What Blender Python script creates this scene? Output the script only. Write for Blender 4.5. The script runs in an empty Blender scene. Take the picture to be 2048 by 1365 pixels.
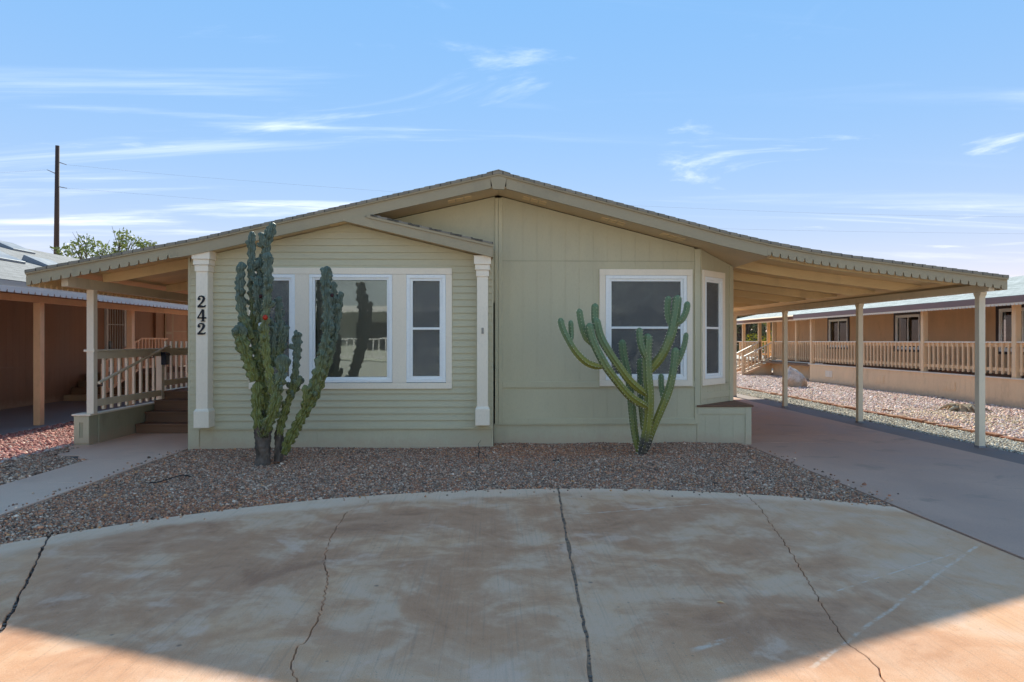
import bpy, bmesh, math, random
import numpy as np
from mathutils import Vector, Matrix, noise as mnoise

random.seed(7)
rng = np.random.default_rng(7)
scene = bpy.context.scene
COL = scene.collection

# ------------------------------------------------------------------ camera
FPX = 1365.0
YAW = math.atan(39 / FPX)
EYE = 1.5
cd = bpy.data.cameras.new('camera')
cam = bpy.data.objects.new('camera', cd)
COL.objects.link(cam)
cam.location = (0, 0, EYE)
cam.rotation_euler = (math.radians(90), 0, -YAW)
cd.sensor_width = 36
cd.lens = FPX * 36 / 2048
cd.clip_end = 3000
cd.clip_start = 0.05
scene.camera = cam

# ------------------------------------------------------------------ sky, sun, exposure
SUN = Vector((-0.02, 1.745, 1.0)).normalized()
SUN_EL = math.asin(SUN.z)
SUN_AZ = math.atan2(SUN.x, SUN.y)
world = bpy.data.worlds.new('World')
scene.world = world
world.use_nodes = True
wn = world.node_tree
wn.nodes.clear()


def nd(tree, typ, **kw):
    n = tree.nodes.new(typ)
    for k, v in kw.items():
        if k.startswith('i_'):
            key = k[2:]
            key = int(key) if key.isdigit() else key.replace('_', ' ')
            n.inputs[key].default_value = v
        else:
            setattr(n, k, v)
    return n


def lk(tree, a, ao, b, bi):
    tree.links.new(a.outputs[ao], b.inputs[bi])


def math_n(t, op, a, b=None, clamp=False):
    n = nd(t, 'ShaderNodeMath', operation=op, use_clamp=clamp)
    for i, v in enumerate((a, b)):
        if v is None:
            continue
        if isinstance(v, (int, float)):
            n.inputs[i].default_value = v
        else:
            t.links.new(v, n.inputs[i])
    return n.outputs[0]


def maprange(t, v, a, b, c=0.0, d=1.0, smooth=True):
    n = nd(t, 'ShaderNodeMapRange')
    n.interpolation_type = 'SMOOTHSTEP' if smooth else 'LINEAR'
    n.inputs[1].default_value = a
    n.inputs[2].default_value = b
    n.inputs[3].default_value = c
    n.inputs[4].default_value = d
    t.links.new(v, n.inputs[0])
    return n.outputs[0]


def mixc(t, fac, a, b, mode='MIX'):
    n = nd(t, 'ShaderNodeMix', data_type='RGBA', blend_type=mode)
    n.clamp_factor = True
    if isinstance(fac, (int, float)):
        n.inputs[0].default_value = fac
    else:
        t.links.new(fac, n.inputs[0])
    for idx, v in ((6, a), (7, b)):
        if isinstance(v, (tuple, list)):
            n.inputs[idx].default_value = (*v[:3], 1)
        else:
            t.links.new(v, n.inputs[idx])
    return n.outputs[2]


def noise_n(t, vec, scale, detail=4, rough=0.5, dist=0.0, out=0):
    n = nd(t, 'ShaderNodeTexNoise')
    n.inputs['Scale'].default_value = scale
    n.inputs['Detail'].default_value = detail
    n.inputs['Roughness'].default_value = rough
    n.inputs['Distortion'].default_value = dist
    if vec is not None:
        t.links.new(vec, n.inputs['Vector'])
    return n.outputs[out]


def mapping(t, vec, loc=(0, 0, 0), rot=(0, 0, 0), scale=(1, 1, 1)):
    n = nd(t, 'ShaderNodeMapping')
    n.inputs['Location'].default_value = loc
    n.inputs['Rotation'].default_value = rot
    n.inputs['Scale'].default_value = scale
    t.links.new(vec, n.inputs['Vector'])
    return n.outputs[0]


sky = nd(wn, 'ShaderNodeTexSky', sky_type='NISHITA', sun_disc=False)
sky.sun_elevation = SUN_EL
sky.sun_rotation = SUN_AZ
sky.altitude = 400
sky.air_density = 1.0
sky.dust_density = 0.0
sky.ozone_density = 1.6
hs = nd(wn, 'ShaderNodeHueSaturation')
hs.inputs['Saturation'].default_value = 4.8
hs.inputs['Hue'].default_value = 0.509
hs.inputs['Value'].default_value = 3.8
pre = nd(wn, 'ShaderNodeMix', data_type='RGBA', blend_type='MULTIPLY')
pre.inputs[0].default_value = 1.0
pre.inputs[7].default_value = (0.15, 0.15, 0.15, 1)
lk(wn, sky, 0, pre, 6)
gam = nd(wn, 'ShaderNodeGamma')            # one even tone curve over the whole sky: narrows its brightness range
gam.inputs['Gamma'].default_value = 0.19
lk(wn, pre, 2, gam, 'Color')
lk(wn, gam, 0, hs, 'Color')
tc = nd(wn, 'ShaderNodeTexCoord')
sep = nd(wn, 'ShaderNodeSeparateXYZ')
lk(wn, tc, 'Generated', sep, 0)
zz = math_n(wn, 'ADD', math_n(wn, 'MAXIMUM', sep.outputs[2], 0.0), 0.06)
cmb = nd(wn, 'ShaderNodeCombineXYZ')
wn.links.new(math_n(wn, 'DIVIDE', sep.outputs[0], zz), cmb.inputs[0])
wn.links.new(math_n(wn, 'DIVIDE', sep.outputs[1], zz), cmb.inputs[1])
c1 = noise_n(wn, mapping(wn, cmb.outputs[0], (1.2, 9.4, 0), (0, 0, 0.06), (0.20, 1.25, 1)), 1.5, 8, 0.60, 0.5)
c2 = noise_n(wn, mapping(wn, cmb.outputs[0], (0.4, 5.2, 0), (0, 0, -0.1), (0.13, 0.42, 1)), 1.2, 3, 0.5, 0.2)
c3 = noise_n(wn, mapping(wn, cmb.outputs[0], (7.4, 2.2, 0), (0, 0, 0.5), (0.7, 1.6, 1)), 1.0, 7, 0.62, 1.2)
cl = math_n(wn, 'MULTIPLY', maprange(wn, c1, 0.50, 0.90), maprange(wn, c2, 0.38, 0.62))
cl = math_n(wn, 'ADD', math_n(wn, 'MULTIPLY', cl, 0.52), math_n(wn, 'MULTIPLY', maprange(wn, c3, 0.58, 0.92), 0.33), clamp=True)
CLOUD = (5.2, 4.85, 4.7)
tint = mixc(wn, 1.0, hs.outputs[0], (1.0, 0.655, 0.475), 'MULTIPLY')      # warm sky tint standing in for white balance, the same in every direction
even = mixc(wn, 0.60, tint, (0.43, 0.70, 1.42))        # flat blue mixed in to even out the sky, the same in every direction
skyc = mixc(wn, cl, even, CLOUD)
bg = nd(wn, 'ShaderNodeBackground')
bg.inputs['Strength'].default_value = 0.15
wn.links.new(skyc, bg.inputs['Color'])
wo = nd(wn, 'ShaderNodeOutputWorld')
lk(wn, bg, 0, wo, 0)

sd = bpy.data.lights.new('sun', 'SUN')
sd.energy = 2.0
sd.angle = math.radians(0.55)
sd.color = (0.86, 0.86, 0.74)
sun = bpy.data.objects.new('sun', sd)
COL.objects.link(sun)
sun.rotation_euler = SUN.to_track_quat('Z', 'Y').to_euler()
sun.location = SUN * 60

vs = scene.view_settings
scene.display_settings.display_device = 'sRGB'
vs.view_transform = 'Standard'
vs.look = 'None'
vs.gamma = 1.0
vs.use_curve_mapping = False
vs.exposure = 2.06


# ------------------------------------------------------------------ measuring helpers (photo pixel -> place, at a real depth)
def at(x, y, Y):
    dx = (x - 1024) / FPX
    dz = (682.5 - y) / FPX
    X = dx * math.cos(YAW) + math.sin(YAW)
    D = math.cos(YAW) - dx * math.sin(YAW)
    t = Y / D
    return Vector((X * t, Y, EYE + dz * t))


def ax(x, Y):
    return at(x, 682.5, Y).x


def az(y, Y, x=985):
    return at(x, y, Y).z


def gnd(x, y, z=0.0):
    dx = (x - 1024) / FPX
    t = (EYE - z) / ((y - 682.5) / FPX)
    return Vector(((dx * math.cos(YAW) + math.sin(YAW)) * t, (math.cos(YAW) - dx * math.sin(YAW)) * t, z))


# ------------------------------------------------------------------ materials
MATS = {}


def new_mat(name):
    m = bpy.data.materials.new(name)
    m.use_nodes = True
    t = m.node_tree
    b = t.nodes['Principled BSDF']
    b.inputs['Specular IOR Level'].default_value = 0.3
    MATS[name] = m
    return m, t, b


def pos_of(t):
    g = nd(t, 'ShaderNodeNewGeometry')
    return g.outputs['Position']


def add_bump(t, b, height, strength, dist=0.01):
    n = nd(t, 'ShaderNodeBump')
    n.inputs['Strength'].default_value = strength
    n.inputs['Distance'].default_value = dist
    t.links.new(height, n.inputs['Height'])
    t.links.new(n.outputs[0], b.inputs['Normal'])


def scale_c(c, k):
    return tuple(min(1, v * k) for v in c)


def paint(name, base, rough=0.6, var=0.12, scale=1.2, grain=(1, 1, 1), bump=0.15, fine=60, dirt=None, dirt_amt=0.25):
    m, t, b = new_mat(name)
    p = pos_of(t)
    v = mapping(t, p, scale=grain)
    n1 = noise_n(t, v, scale, 5, 0.6)
    c = mixc(t, maprange(t, n1, 0.3, 0.7), scale_c(base, 1 - var), scale_c(base, 1 + var))
    n2 = noise_n(t, v, fine, 3, 0.6)
    c = mixc(t, math_n(t, 'MULTIPLY', maprange(t, n2, 0.45, 0.75), 0.22), c, scale_c(base, 0.72))
    if dirt:
        n3 = noise_n(t, mapping(t, p, loc=(3, 1, 7), scale=(1.0, 1.0, 0.45)), 2.3, 6, 0.65)
        c = mixc(t, math_n(t, 'MULTIPLY', maprange(t, n3, 0.52, 0.75), dirt_amt), c, dirt)
    if name in ('skirt', 'porch_skirt', 'r_tan', 'n_wall_left'):
        sz = nd(t, 'ShaderNodeSeparateXYZ')
        t.links.new(p, sz.inputs[0])
        hgt = math_n(t, 'SUBTRACT', sz.outputs[2], math_n(t, 'MULTIPLY', noise_n(t, p, 7, 6, 0.7), 0.30))
        c = mixc(t, math_n(t, 'MULTIPLY', maprange(t, hgt, 0.06, -0.12), 0.55), c, (0.52, 0.36, 0.25))
    t.links.new(c, b.inputs['Base Color'])
    b.inputs['Roughness'].default_value = rough
    t.links.new(maprange(t, n1, 0.3, 0.7, rough - 0.08, rough + 0.1), b.inputs['Roughness'])
    if bump:
        add_bump(t, b, n2, bump, 0.004)
    return m


WALLC = (0.565, 0.505, 0.335)
CREAM = (0.92, 0.79, 0.61)
paint('wall', WALLC, 0.62, 0.07, 0.8, (1, 1, 0.35), 0.10, 55, (0.48, 0.42, 0.29), 0.30)
paint('wall_trim', scale_c(WALLC, 1.02), 0.58, 0.06, 1.0, (1, 1, 0.5), 0.18, 50, (0.48, 0.42, 0.29), 0.25)
paint('lap', scale_c(WALLC, 1.03), 0.6, 0.06, 0.9, (0.25, 1, 1), 0.06, 60, (0.48, 0.42, 0.29), 0.28)
paint('fascia', (0.40, 0.325, 0.205), 0.6, 0.07, 1.0, (0.4, 0.4, 1), 0.2, 50, (0.22, 0.20, 0.14), 0.3)
paint('soffit', (0.68, 0.52, 0.31), 0.65, 0.08, 1.5, (1, 1, 1), 0.15, 40)
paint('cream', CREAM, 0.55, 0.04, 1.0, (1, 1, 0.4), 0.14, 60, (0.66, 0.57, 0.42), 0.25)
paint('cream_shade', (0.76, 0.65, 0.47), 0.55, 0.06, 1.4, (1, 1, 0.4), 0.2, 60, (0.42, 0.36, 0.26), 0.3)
paint('wood_cream', (0.82, 0.605, 0.32), 0.6, 0.10, 1.6, (0.3, 2, 2), 0.3, 40, (0.45, 0.32, 0.18), 0.35)
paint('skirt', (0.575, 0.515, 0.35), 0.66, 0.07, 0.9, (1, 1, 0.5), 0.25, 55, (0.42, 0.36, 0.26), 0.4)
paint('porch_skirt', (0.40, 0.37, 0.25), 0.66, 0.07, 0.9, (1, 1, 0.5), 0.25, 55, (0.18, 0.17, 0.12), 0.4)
paint('white', (0.92, 0.91, 0.86), 0.35, 0.03, 1.0, (1, 1, 1), 0.05, 40)
paint('brown_deck', (0.20, 0.105, 0.062), 0.7, 0.2, 2.0, (0.3, 3, 3), 0.3, 40)
paint('blind', (0.62, 0.58, 0.50), 0.6, 0.06, 2.0)
paint('dark_room', (0.03, 0.03, 0.03), 0.8, 0.1, 2.0)
paint('black', (0.018, 0.019, 0.022), 0.5, 0.2, 6.0)
paint('navy', (0.020, 0.030, 0.052), 0.4, 0.2, 6.0)
paint('mark_grey', (0.35, 0.32, 0.26), 0.6, 0.1, 6.0)
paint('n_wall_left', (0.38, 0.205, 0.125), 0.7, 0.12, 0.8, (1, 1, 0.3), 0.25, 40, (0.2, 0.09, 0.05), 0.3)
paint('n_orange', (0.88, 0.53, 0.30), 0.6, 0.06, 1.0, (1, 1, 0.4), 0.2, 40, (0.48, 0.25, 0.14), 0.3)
paint('n_white_trim', (0.72, 0.62, 0.56), 0.6, 0.05, 2.0)
paint('n_grey_fascia', (0.50, 0.42, 0.37), 0.6, 0.06, 1.0)
paint('n_shutter', (0.42, 0.28, 0.17), 0.6, 0.08, 1.0)
paint('n_door_white', (0.62, 0.56, 0.52), 0.5, 0.05, 2.0)
paint('n_step', (0.20, 0.115, 0.065), 0.7, 0.15, 2.0)
paint('r_wall', (0.72, 0.45, 0.245), 0.7, 0.08, 0.8, (1, 1, 0.3), 0.25, 40, (0.3, 0.18, 0.1), 0.3)
paint('r_tan', (0.82, 0.57, 0.34), 0.65, 0.06, 0.8, (1, 1, 0.4), 0.25, 40, (0.50, 0.34, 0.2), 0.35)
paint('r_fascia', (0.22, 0.135, 0.125), 0.6, 0.10, 1.4, (1, 0.4, 1), 0.2, 40)
paint('r_brown', (0.035, 0.016, 0.012), 0.5, 0.1, 1.4)
paint('r_rail_top', (0.78, 0.66, 0.52), 0.55, 0.05, 2.0)
paint('pole_wood', (0.075, 0.042, 0.028), 0.8, 0.25, 1.2, (3, 3, 0.2), 0.4, 20)
paint('steel', (0.25, 0.25, 0.26), 0.45, 0.1, 3.0)
paint('bark', (0.13, 0.10, 0.078), 0.9, 0.5, 14.0, (1, 1, 0.4), 0.6, 40)
paint('pale_green', (0.66, 0.69, 0.62), 0.6, 0.06, 1.0)
paint('car_paint', (0.55, 0.46, 0.33), 0.3, 0.03, 1.0, bump=0)
paint('joint_sand', (0.30, 0.17, 0.10), 0.95, 0.4, 12.0, (1, 1, 1), 0.5, 60)
paint('dark_soil', (0.050, 0.040, 0.032), 0.95, 0.4, 12.0, (1, 1, 1), 0.5, 60)


def shingles(name, base, light):
    m, t, b = new_mat(name)
    uv = nd(t, 'ShaderNodeTexCoord').outputs['UV']
    br = nd(t, 'ShaderNodeTexBrick')
    br.inputs['Scale'].default_value = 1.0
    br.inputs['Brick Width'].default_value = 0.30
    br.inputs['Row Height'].default_value = 0.14
    br.inputs['Mortar Size'].default_value = 0.008
    br.inputs['Color1'].default_value = (*base, 1)
    br.inputs['Color2'].default_value = (*light, 1)
    br.inputs['Mortar'].default_value = (*scale_c(base, 0.3), 1)
    t.links.new(uv, br.inputs['Vector'])
    n = noise_n(t, pos_of(t), 30, 4, 0.7)
    c = mixc(t, maprange(t, n, 0.35, 0.7), br.outputs[0], light)
    c = mixc(t, 0.5, c, br.outputs[0])
    t.links.new(c, b.inputs['Base Color'])
    b.inputs['Roughness'].default_value = 0.9
    add_bump(t, b, br.outputs[1], -0.6, 0.02)
    return m


shingles('roof_main', (0.20, 0.18, 0.14), (0.30, 0.26, 0.2))
shingles('roof_left', (0.22, 0.20, 0.185), (0.33, 0.30, 0.275))
shingles('roof_right', (0.27, 0.28, 0.25), (0.50, 0.50, 0.46))


def concrete_mat():
    m, t, b = new_mat('concrete_pad')
    p = pos_of(t)
    s = nd(t, 'ShaderNodeSeparateXYZ')
    t.links.new(p, s.inputs[0])
    mul = lambda *a_: __import__('functools').reduce(lambda x, y: math_n(t, 'MULTIPLY', x, y), a_)
    grey = (0.74, 0.42, 0.25)
    tan = (0.74, 0.365, 0.182)
    pale = (0.90, 0.60, 0.405)
    brown = (0.55, 0.235, 0.110)
    dark = (0.38, 0.155, 0.074)
    # distance from the rim of the round pad
    dx = math_n(t, 'SUBTRACT', s.outputs[0], 0.72)
    dy = math_n(t, 'SUBTRACT', s.outputs[1], 0.80)
    rr = math_n(t, 'SQRT', math_n(t, 'ADD', math_n(t, 'MULTIPLY', dx, dx), math_n(t, 'MULTIPLY', dy, dy)))
    n1 = noise_n(t, p, 1.4, 6, 0.62)
    wob = math_n(t, 'MULTIPLY', math_n(t, 'SUBTRACT', n1, 0.5), 0.8)
    inner = maprange(t, math_n(t, 'ADD', rr, wob), 6.0, 5.72)
    big = noise_n(t, mapping(t, p, loc=(2.2, 0.7, 0), rot=(0, 0, 0.5), scale=(0.8, 1.0, 1)), 0.75, 8, 0.62, 0.9)
    mid = noise_n(t, mapping(t, p, loc=(5, 2, 0)), 2.4, 8, 0.66, 0.6)
    fine = noise_n(t, mapping(t, p, loc=(1, 8, 0)), 9.0, 6, 0.7)
    mixn = math_n(t, 'ADD', math_n(t, 'ADD', mul(big, 0.55), mul(mid, 0.30)), mul(fine, 0.15))
    side = maprange(t, math_n(t, 'ABSOLUTE', math_n(t, 'ADD', s.outputs[0], 0.3)), 3.6, 2.0)
    deep = maprange(t, math_n(t, 'ADD', s.outputs[1], wob), 2.6, 3.9)
    amt = mul(side, deep, inner)
    base = mixc(t, maprange(t, mid, 0.35, 0.66), grey, tan)
    c = mixc(t, mul(maprange(t, mixn, 0.43, 0.54), math_n(t, 'ADD', mul(amt, 0.72), 0.12)), base, brown)
    c = mixc(t, mul(maprange(t, mixn, 0.53, 0.62), amt, 0.75), c, dark)
    c = mixc(t, mul(math_n(t, 'SUBTRACT', 1.0, inner), 0.55), c, pale)
    # worn pale patches where the rust has washed off
    wn_ = noise_n(t, mapping(t, p, loc=(9, 4, 0)), 1.5, 8, 0.64, 0.4)
    c = mixc(t, mul(maprange(t, wn_, 0.57, 0.66), 0.6), c, (0.78, 0.47, 0.315))
    # pale tyre scuffs
    for (ax_, ay_, bx_, by_, w) in ((1.45, 3.08, 3.6, 4.95, 0.012), (2.0, 4.0, 3.3, 4.75, 0.007), (0.95, 3.28, 1.22, 3.42, 0.022), (0.75, 5.9, 2.1, 6.25, 0.012)):
        L = math.hypot(bx_ - ax_, by_ - ay_)
        ux, uy = (bx_ - ax_) / L, (by_ - ay_) / L
        al = math_n(t, 'ADD', math_n(t, 'MULTIPLY', math_n(t, 'SUBTRACT', s.outputs[0], ax_), ux), math_n(t, 'MULTIPLY', math_n(t, 'SUBTRACT', s.outputs[1], ay_), uy))
        ac = math_n(t, 'ADD', math_n(t, 'MULTIPLY', math_n(t, 'SUBTRACT', s.outputs[0], ax_), -uy), math_n(t, 'MULTIPLY', math_n(t, 'SUBTRACT', s.outputs[1], ay_), ux))
        ac = math_n(t, 'ABSOLUTE', math_n(t, 'ADD', ac, math_n(t, 'MULTIPLY', math_n(t, 'SUBTRACT', mid, 0.5), 0.05)))
        on = mul(maprange(t, ac, w * 1.4, w * 0.4), maprange(t, al, -0.05, 0.1), maprange(t, al, L + 0.05, L - 0.1), maprange(t, fine, 0.42, 0.58))
        c = mixc(t, mul(on, 0.55), c, (0.80, 0.64, 0.50))
    # small dark spots, pits and leaf stains
    for sc_, r0, am, cc in ((2.2, 0.04, 0.6, (0.10, 0.06, 0.04)), (7.0, 0.07, 0.5, (0.16, 0.10, 0.065)), (26.0, 0.16, 0.35, (0.20, 0.13, 0.09))):
        sp_ = nd(t, 'ShaderNodeTexVoronoi')
        sp_.inputs['Scale'].default_value = sc_
        t.links.new(p, sp_.inputs['Vector'])
        c = mixc(t, mul(maprange(t, sp_.outputs['Distance'], r0, r0 * 0.4), am), c, cc)
    bro = noise_n(t, mapping(t, p, rot=(0, 0, 0.28), scale=(70, 1.2, 1)), 1.0, 3, 0.6)
    grit = noise_n(t, p, 190, 3, 0.7)
    c = mixc(t, mul(maprange(t, bro, 0.50, 0.72), 0.20), c, (0.20, 0.13, 0.09))
    c = mixc(t, mul(maprange(t, grit, 0.52, 0.66), 0.34), c, (0.20, 0.14, 0.10))
    c = mixc(t, mul(maprange(t, grit, 0.46, 0.34), 0.30), c, (0.86, 0.70, 0.55))
    t.links.new(c, b.inputs['Base Color'])
    t.links.new(maprange(t, mid, 0.3, 0.7, 0.72, 0.9), b.inputs['Roughness'])
    h = math_n(t, 'ADD', math_n(t, 'MULTIPLY', bro, 0.6), math_n(t, 'MULTIPLY', grit, 0.6))
    add_bump(t, b, h, 0.45, 0.004)


def concrete_plain(name, base, dark, light, stain=(0.30, 0.20, 0.14), stain_amt=0.35):
    m, t, b = new_mat(name)
    p = pos_of(t)
    n1 = noise_n(t, mapping(t, p, scale=(1, 0.6, 1)), 0.9, 6, 0.6, 0.3)
    n2 = noise_n(t, mapping(t, p, loc=(4, 4, 0), scale=(0.9, 1.0, 1)), 1.6, 8, 0.66, 0.5)
    grit = noise_n(t, p, 150, 2, 0.6)
    c = mixc(t, maprange(t, n1, 0.32, 0.68), dark, light)
    c = mixc(t, 0.45, c, base)
    c = mixc(t, math_n(t, 'MULTIPLY', maprange(t, n2, 0.56, 0.68), stain_amt), c, stain)
    c = mixc(t, math_n(t, 'MULTIPLY', maprange(t, grit, 0.5, 0.66), 0.3), c, scale_c(dark, 0.6))
    if name == 'concrete_drive':
        for sc_, r0, am in ((1.1, 0.05, 0.55), (5.0, 0.06, 0.45)):
            sp_ = nd(t, 'ShaderNodeTexVoronoi')
            sp_.inputs['Scale'].default_value = sc_
            t.links.new(p, sp_.inputs['Vector'])
            c = mixc(t, math_n(t, 'MULTIPLY', maprange(t, sp_.outputs['Distance'], r0, r0 * 0.4), am), c, (0.10, 0.07, 0.055))
    t.links.new(c, b.inputs['Base Color'])
    t.links.new(maprange(t, n1, 0.3, 0.7, 0.55, 0.8), b.inputs['Roughness'])
    add_bump(t, b, grit, 0.2, 0.003)


concrete_mat()
concrete_plain('concrete_drive', (0.52, 0.295, 0.20), (0.41, 0.225, 0.15), (0.63, 0.365, 0.252), stain_amt=0.5)
concrete_plain('concrete_strip', (0.22, 0.145, 0.115), (0.15, 0.10, 0.08), (0.29, 0.195, 0.155))
concrete_plain('concrete_walk', (0.74, 0.46, 0.32), (0.66, 0.40, 0.28), (0.80, 0.52, 0.365), stain_amt=0.15)
concrete_plain('concrete_patio', (0.30, 0.27, 0.26), (0.24, 0.21, 0.2), (0.36, 0.33, 0.32), stain_amt=0.2)
concrete_plain('street', (0.56, 0.46, 0.36), (0.50, 0.41, 0.32), (0.62, 0.51, 0.40), stain_amt=0.2)
concrete_plain('desert', (0.50, 0.39, 0.29), (0.43, 0.33, 0.24), (0.57, 0.45, 0.34), stain_amt=0.3)
concrete_plain('gravel_base', (0.14, 0.10, 0.08), (0.09, 0.07, 0.055), (0.19, 0.14, 0.11), stain_amt=0.4)
concrete_plain('red_base', (0.42, 0.16, 0.13), (0.32, 0.12, 0.1), (0.52, 0.23, 0.18), stain_amt=0.1)
concrete_plain('tan_base', (0.30, 0.24, 0.18), (0.22, 0.18, 0.13), (0.38, 0.32, 0.25), stain_amt=0.1)
concrete_plain('pink_base', (0.56, 0.36, 0.28), (0.46, 0.29, 0.22), (0.66, 0.45, 0.36), (0.56, 0.37, 0.2), 0.5)


def stone_mat(name):
    m, t, b = new_mat(name)
    a = nd(t, 'ShaderNodeAttribute', attribute_name='tone')
    n = noise_n(t, pos_of(t), 90, 3, 0.6)
    c = mixc(t, maprange(t, n, 0.3, 0.7, 0.0, 0.45), a.outputs['Color'], (0.10, 0.08, 0.065))
    t.links.new(c, b.inputs['Base Color'])
    b.inputs['Roughness'].default_value = 0.8


stone_mat('stones')


def terracotta():
    m, t, b = new_mat('terracotta')
    oi = nd(t, 'ShaderNodeObjectInfo')
    n = noise_n(t, pos_of(t), 14, 5, 0.65)
    c = mixc(t, oi.outputs['Random'], (0.30, 0.105, 0.05), (0.40, 0.19, 0.09))
    c = mixc(t, maprange(t, n, 0.45, 0.75), c, (0.20, 0.10, 0.06))
    t.links.new(c, b.inputs['Base Color'])
    b.inputs['Roughness'].default_value = 0.9
    add_bump(t, b, n, 0.5, 0.01)


terracotta()


def rock_mat():
    m, t, b = new_mat('rock')
    p = pos_of(t)
    n = noise_n(t, p, 5, 7, 0.65)
    n2 = noise_n(t, p, 22, 5, 0.7)
    c = mixc(t, maprange(t, n, 0.35, 0.65), (0.42, 0.37, 0.33), (0.68, 0.61, 0.54))
    s = nd(t, 'ShaderNodeSeparateXYZ')
    t.links.new(p, s.inputs[0])
    low = maprange(t, math_n(t, 'ADD', s.outputs[2], math_n(t, 'MULTIPLY', n, 0.4)), 0.52, 0.36)
    c = mixc(t, math_n(t, 'MULTIPLY', low, 0.75), c, (0.52, 0.34, 0.19))
    c = mixc(t, math_n(t, 'MULTIPLY', maprange(t, n2, 0.52, 0.7), 0.5), c, (0.16, 0.13, 0.11))
    t.links.new(c, b.inputs['Base Color'])
    b.inputs['Roughness'].default_value = 0.9
    add_bump(t, b, n2, 0.6, 0.02)


rock_mat()


def glass_mat(name, ior, tint=(1, 1, 1), k=1.0):
    m, t, b = new_mat(name)
    t.nodes.remove(b)
    fr = nd(t, 'ShaderNodeFresnel')
    fr.inputs['IOR'].default_value = ior
    gl = nd(t, 'ShaderNodeBsdfGlossy')
    gl.inputs['Roughness'].default_value = 0.015
    nz = noise_n(t, pos_of(t), 1.7, 2, 0.5)
    bp = nd(t, 'ShaderNodeBump')
    bp.inputs['Strength'].default_value = 0.05
    bp.inputs['Distance'].default_value = 0.02
    t.links.new(nz, bp.inputs['Height'])
    t.links.new(bp.outputs[0], gl.inputs['Normal'])
    tr = nd(t, 'ShaderNodeBsdfTransparent')
    tr.inputs['Color'].default_value = (*tint, 1)
    mx = nd(t, 'ShaderNodeMixShader')
    t.links.new(math_n(t, 'MULTIPLY', fr.outputs[0], k), mx.inputs[0])
    t.links.new(tr.outputs[0], mx.inputs[1])
    t.links.new(gl.outputs[0], mx.inputs[2])
    t.links.new(mx.outputs[0], t.nodes['Material Output'].inputs[0])


glass_mat('glass', 1.8, (0.80, 0.82, 0.82))
glass_mat('glass_dark', 1.4, (0.5, 0.5, 0.5), 0.3)


def screen_mat():
    m, t, b = new_mat('screen')
    b.inputs['Base Color'].default_value = (0.20, 0.195, 0.18, 1)
    b.inputs['Roughness'].default_value = 0.7
    tr = nd(t, 'ShaderNodeBsdfTransparent')
    n = noise_n(t, mapping(t, pos_of(t), scale=(1, 1, 1)), 3.0, 4, 0.6)
    mx = nd(t, 'ShaderNodeMixShader')
    t.links.new(maprange(t, n, 0.3, 0.7, 0.38, 0.52), mx.inputs[0])
    t.links.new(tr.outputs[0], mx.inputs[1])
    t.links.new(b.outputs[0], mx.inputs[2])
    t.links.new(mx.outputs[0], t.nodes['Material Output'].inputs[0])


screen_mat()


def cactus_mat(name, young, old, corky, ridge):
    m, t, b = new_mat(name)
    a = nd(t, 'ShaderNodeAttribute', attribute_name='age')       # 0 base .. 1 tip
    r = nd(t, 'ShaderNodeAttribute', attribute_name='ridge')     # rib crest
    k = nd(t, 'ShaderNodeAttribute', attribute_name='cork')      # woody base
    p = pos_of(t)
    n = noise_n(t, p, 9, 5, 0.6)
    n2 = noise_n(t, p, 60, 4, 0.65)
    f = math_n(t, 'ADD', a.outputs['Fac'], math_n(t, 'MULTIPLY', math_n(t, 'SUBTRACT', n, 0.5), 0.45))
    c = mixc(t, maprange(t, f, 0.25, 0.75), old, young)
    c = mixc(t, math_n(t, 'MULTIPLY', maprange(t, n2, 0.50, 0.72), 0.45), c, scale_c(old, 0.42))
    c = mixc(t, math_n(t, 'MULTIPLY', maprange(t, r.outputs['Fac'], 0.6, 1.0), 0.22), c, ridge)
    ck = math_n(t, 'ADD', k.outputs['Fac'], math_n(t, 'MULTIPLY', math_n(t, 'SUBTRACT', n, 0.5), 1.1))
    c = mixc(t, maprange(t, ck, 0.4, 0.7), c, corky)
    sc = noise_n(t, mapping(t, p, loc=(3, 3, 3)), 16, 4, 0.6)
    c = mixc(t, math_n(t, 'MULTIPLY', maprange(t, sc, 0.64, 0.75), 0.55), c, (0.25, 0.2, 0.11))
    t.links.new(c, b.inputs['Base Color'])
    b.inputs['Roughness'].default_value = 0.5
    add_bump(t, b, n2, 0.4, 0.004)


cactus_mat('cactus_knobby', (0.120, 0.155, 0.120), (0.205, 0.215, 0.060), (0.075, 0.062, 0.050), (0.22, 0.27, 0.17))
cactus_mat('cactus_smooth', (0.165, 0.235, 0.120), (0.250, 0.235, 0.045), (0.085, 0.07, 0.055), (0.19, 0.27, 0.13))
paint('spine', (0.72, 0.64, 0.46), 0.7, 0.2, 4.0)
paint('fruit_red', (0.42, 0.035, 0.012), 0.45, 0.3, 30)
paint('fruit_dark', (0.05, 0.014, 0.014), 0.6, 0.3, 30)


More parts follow.
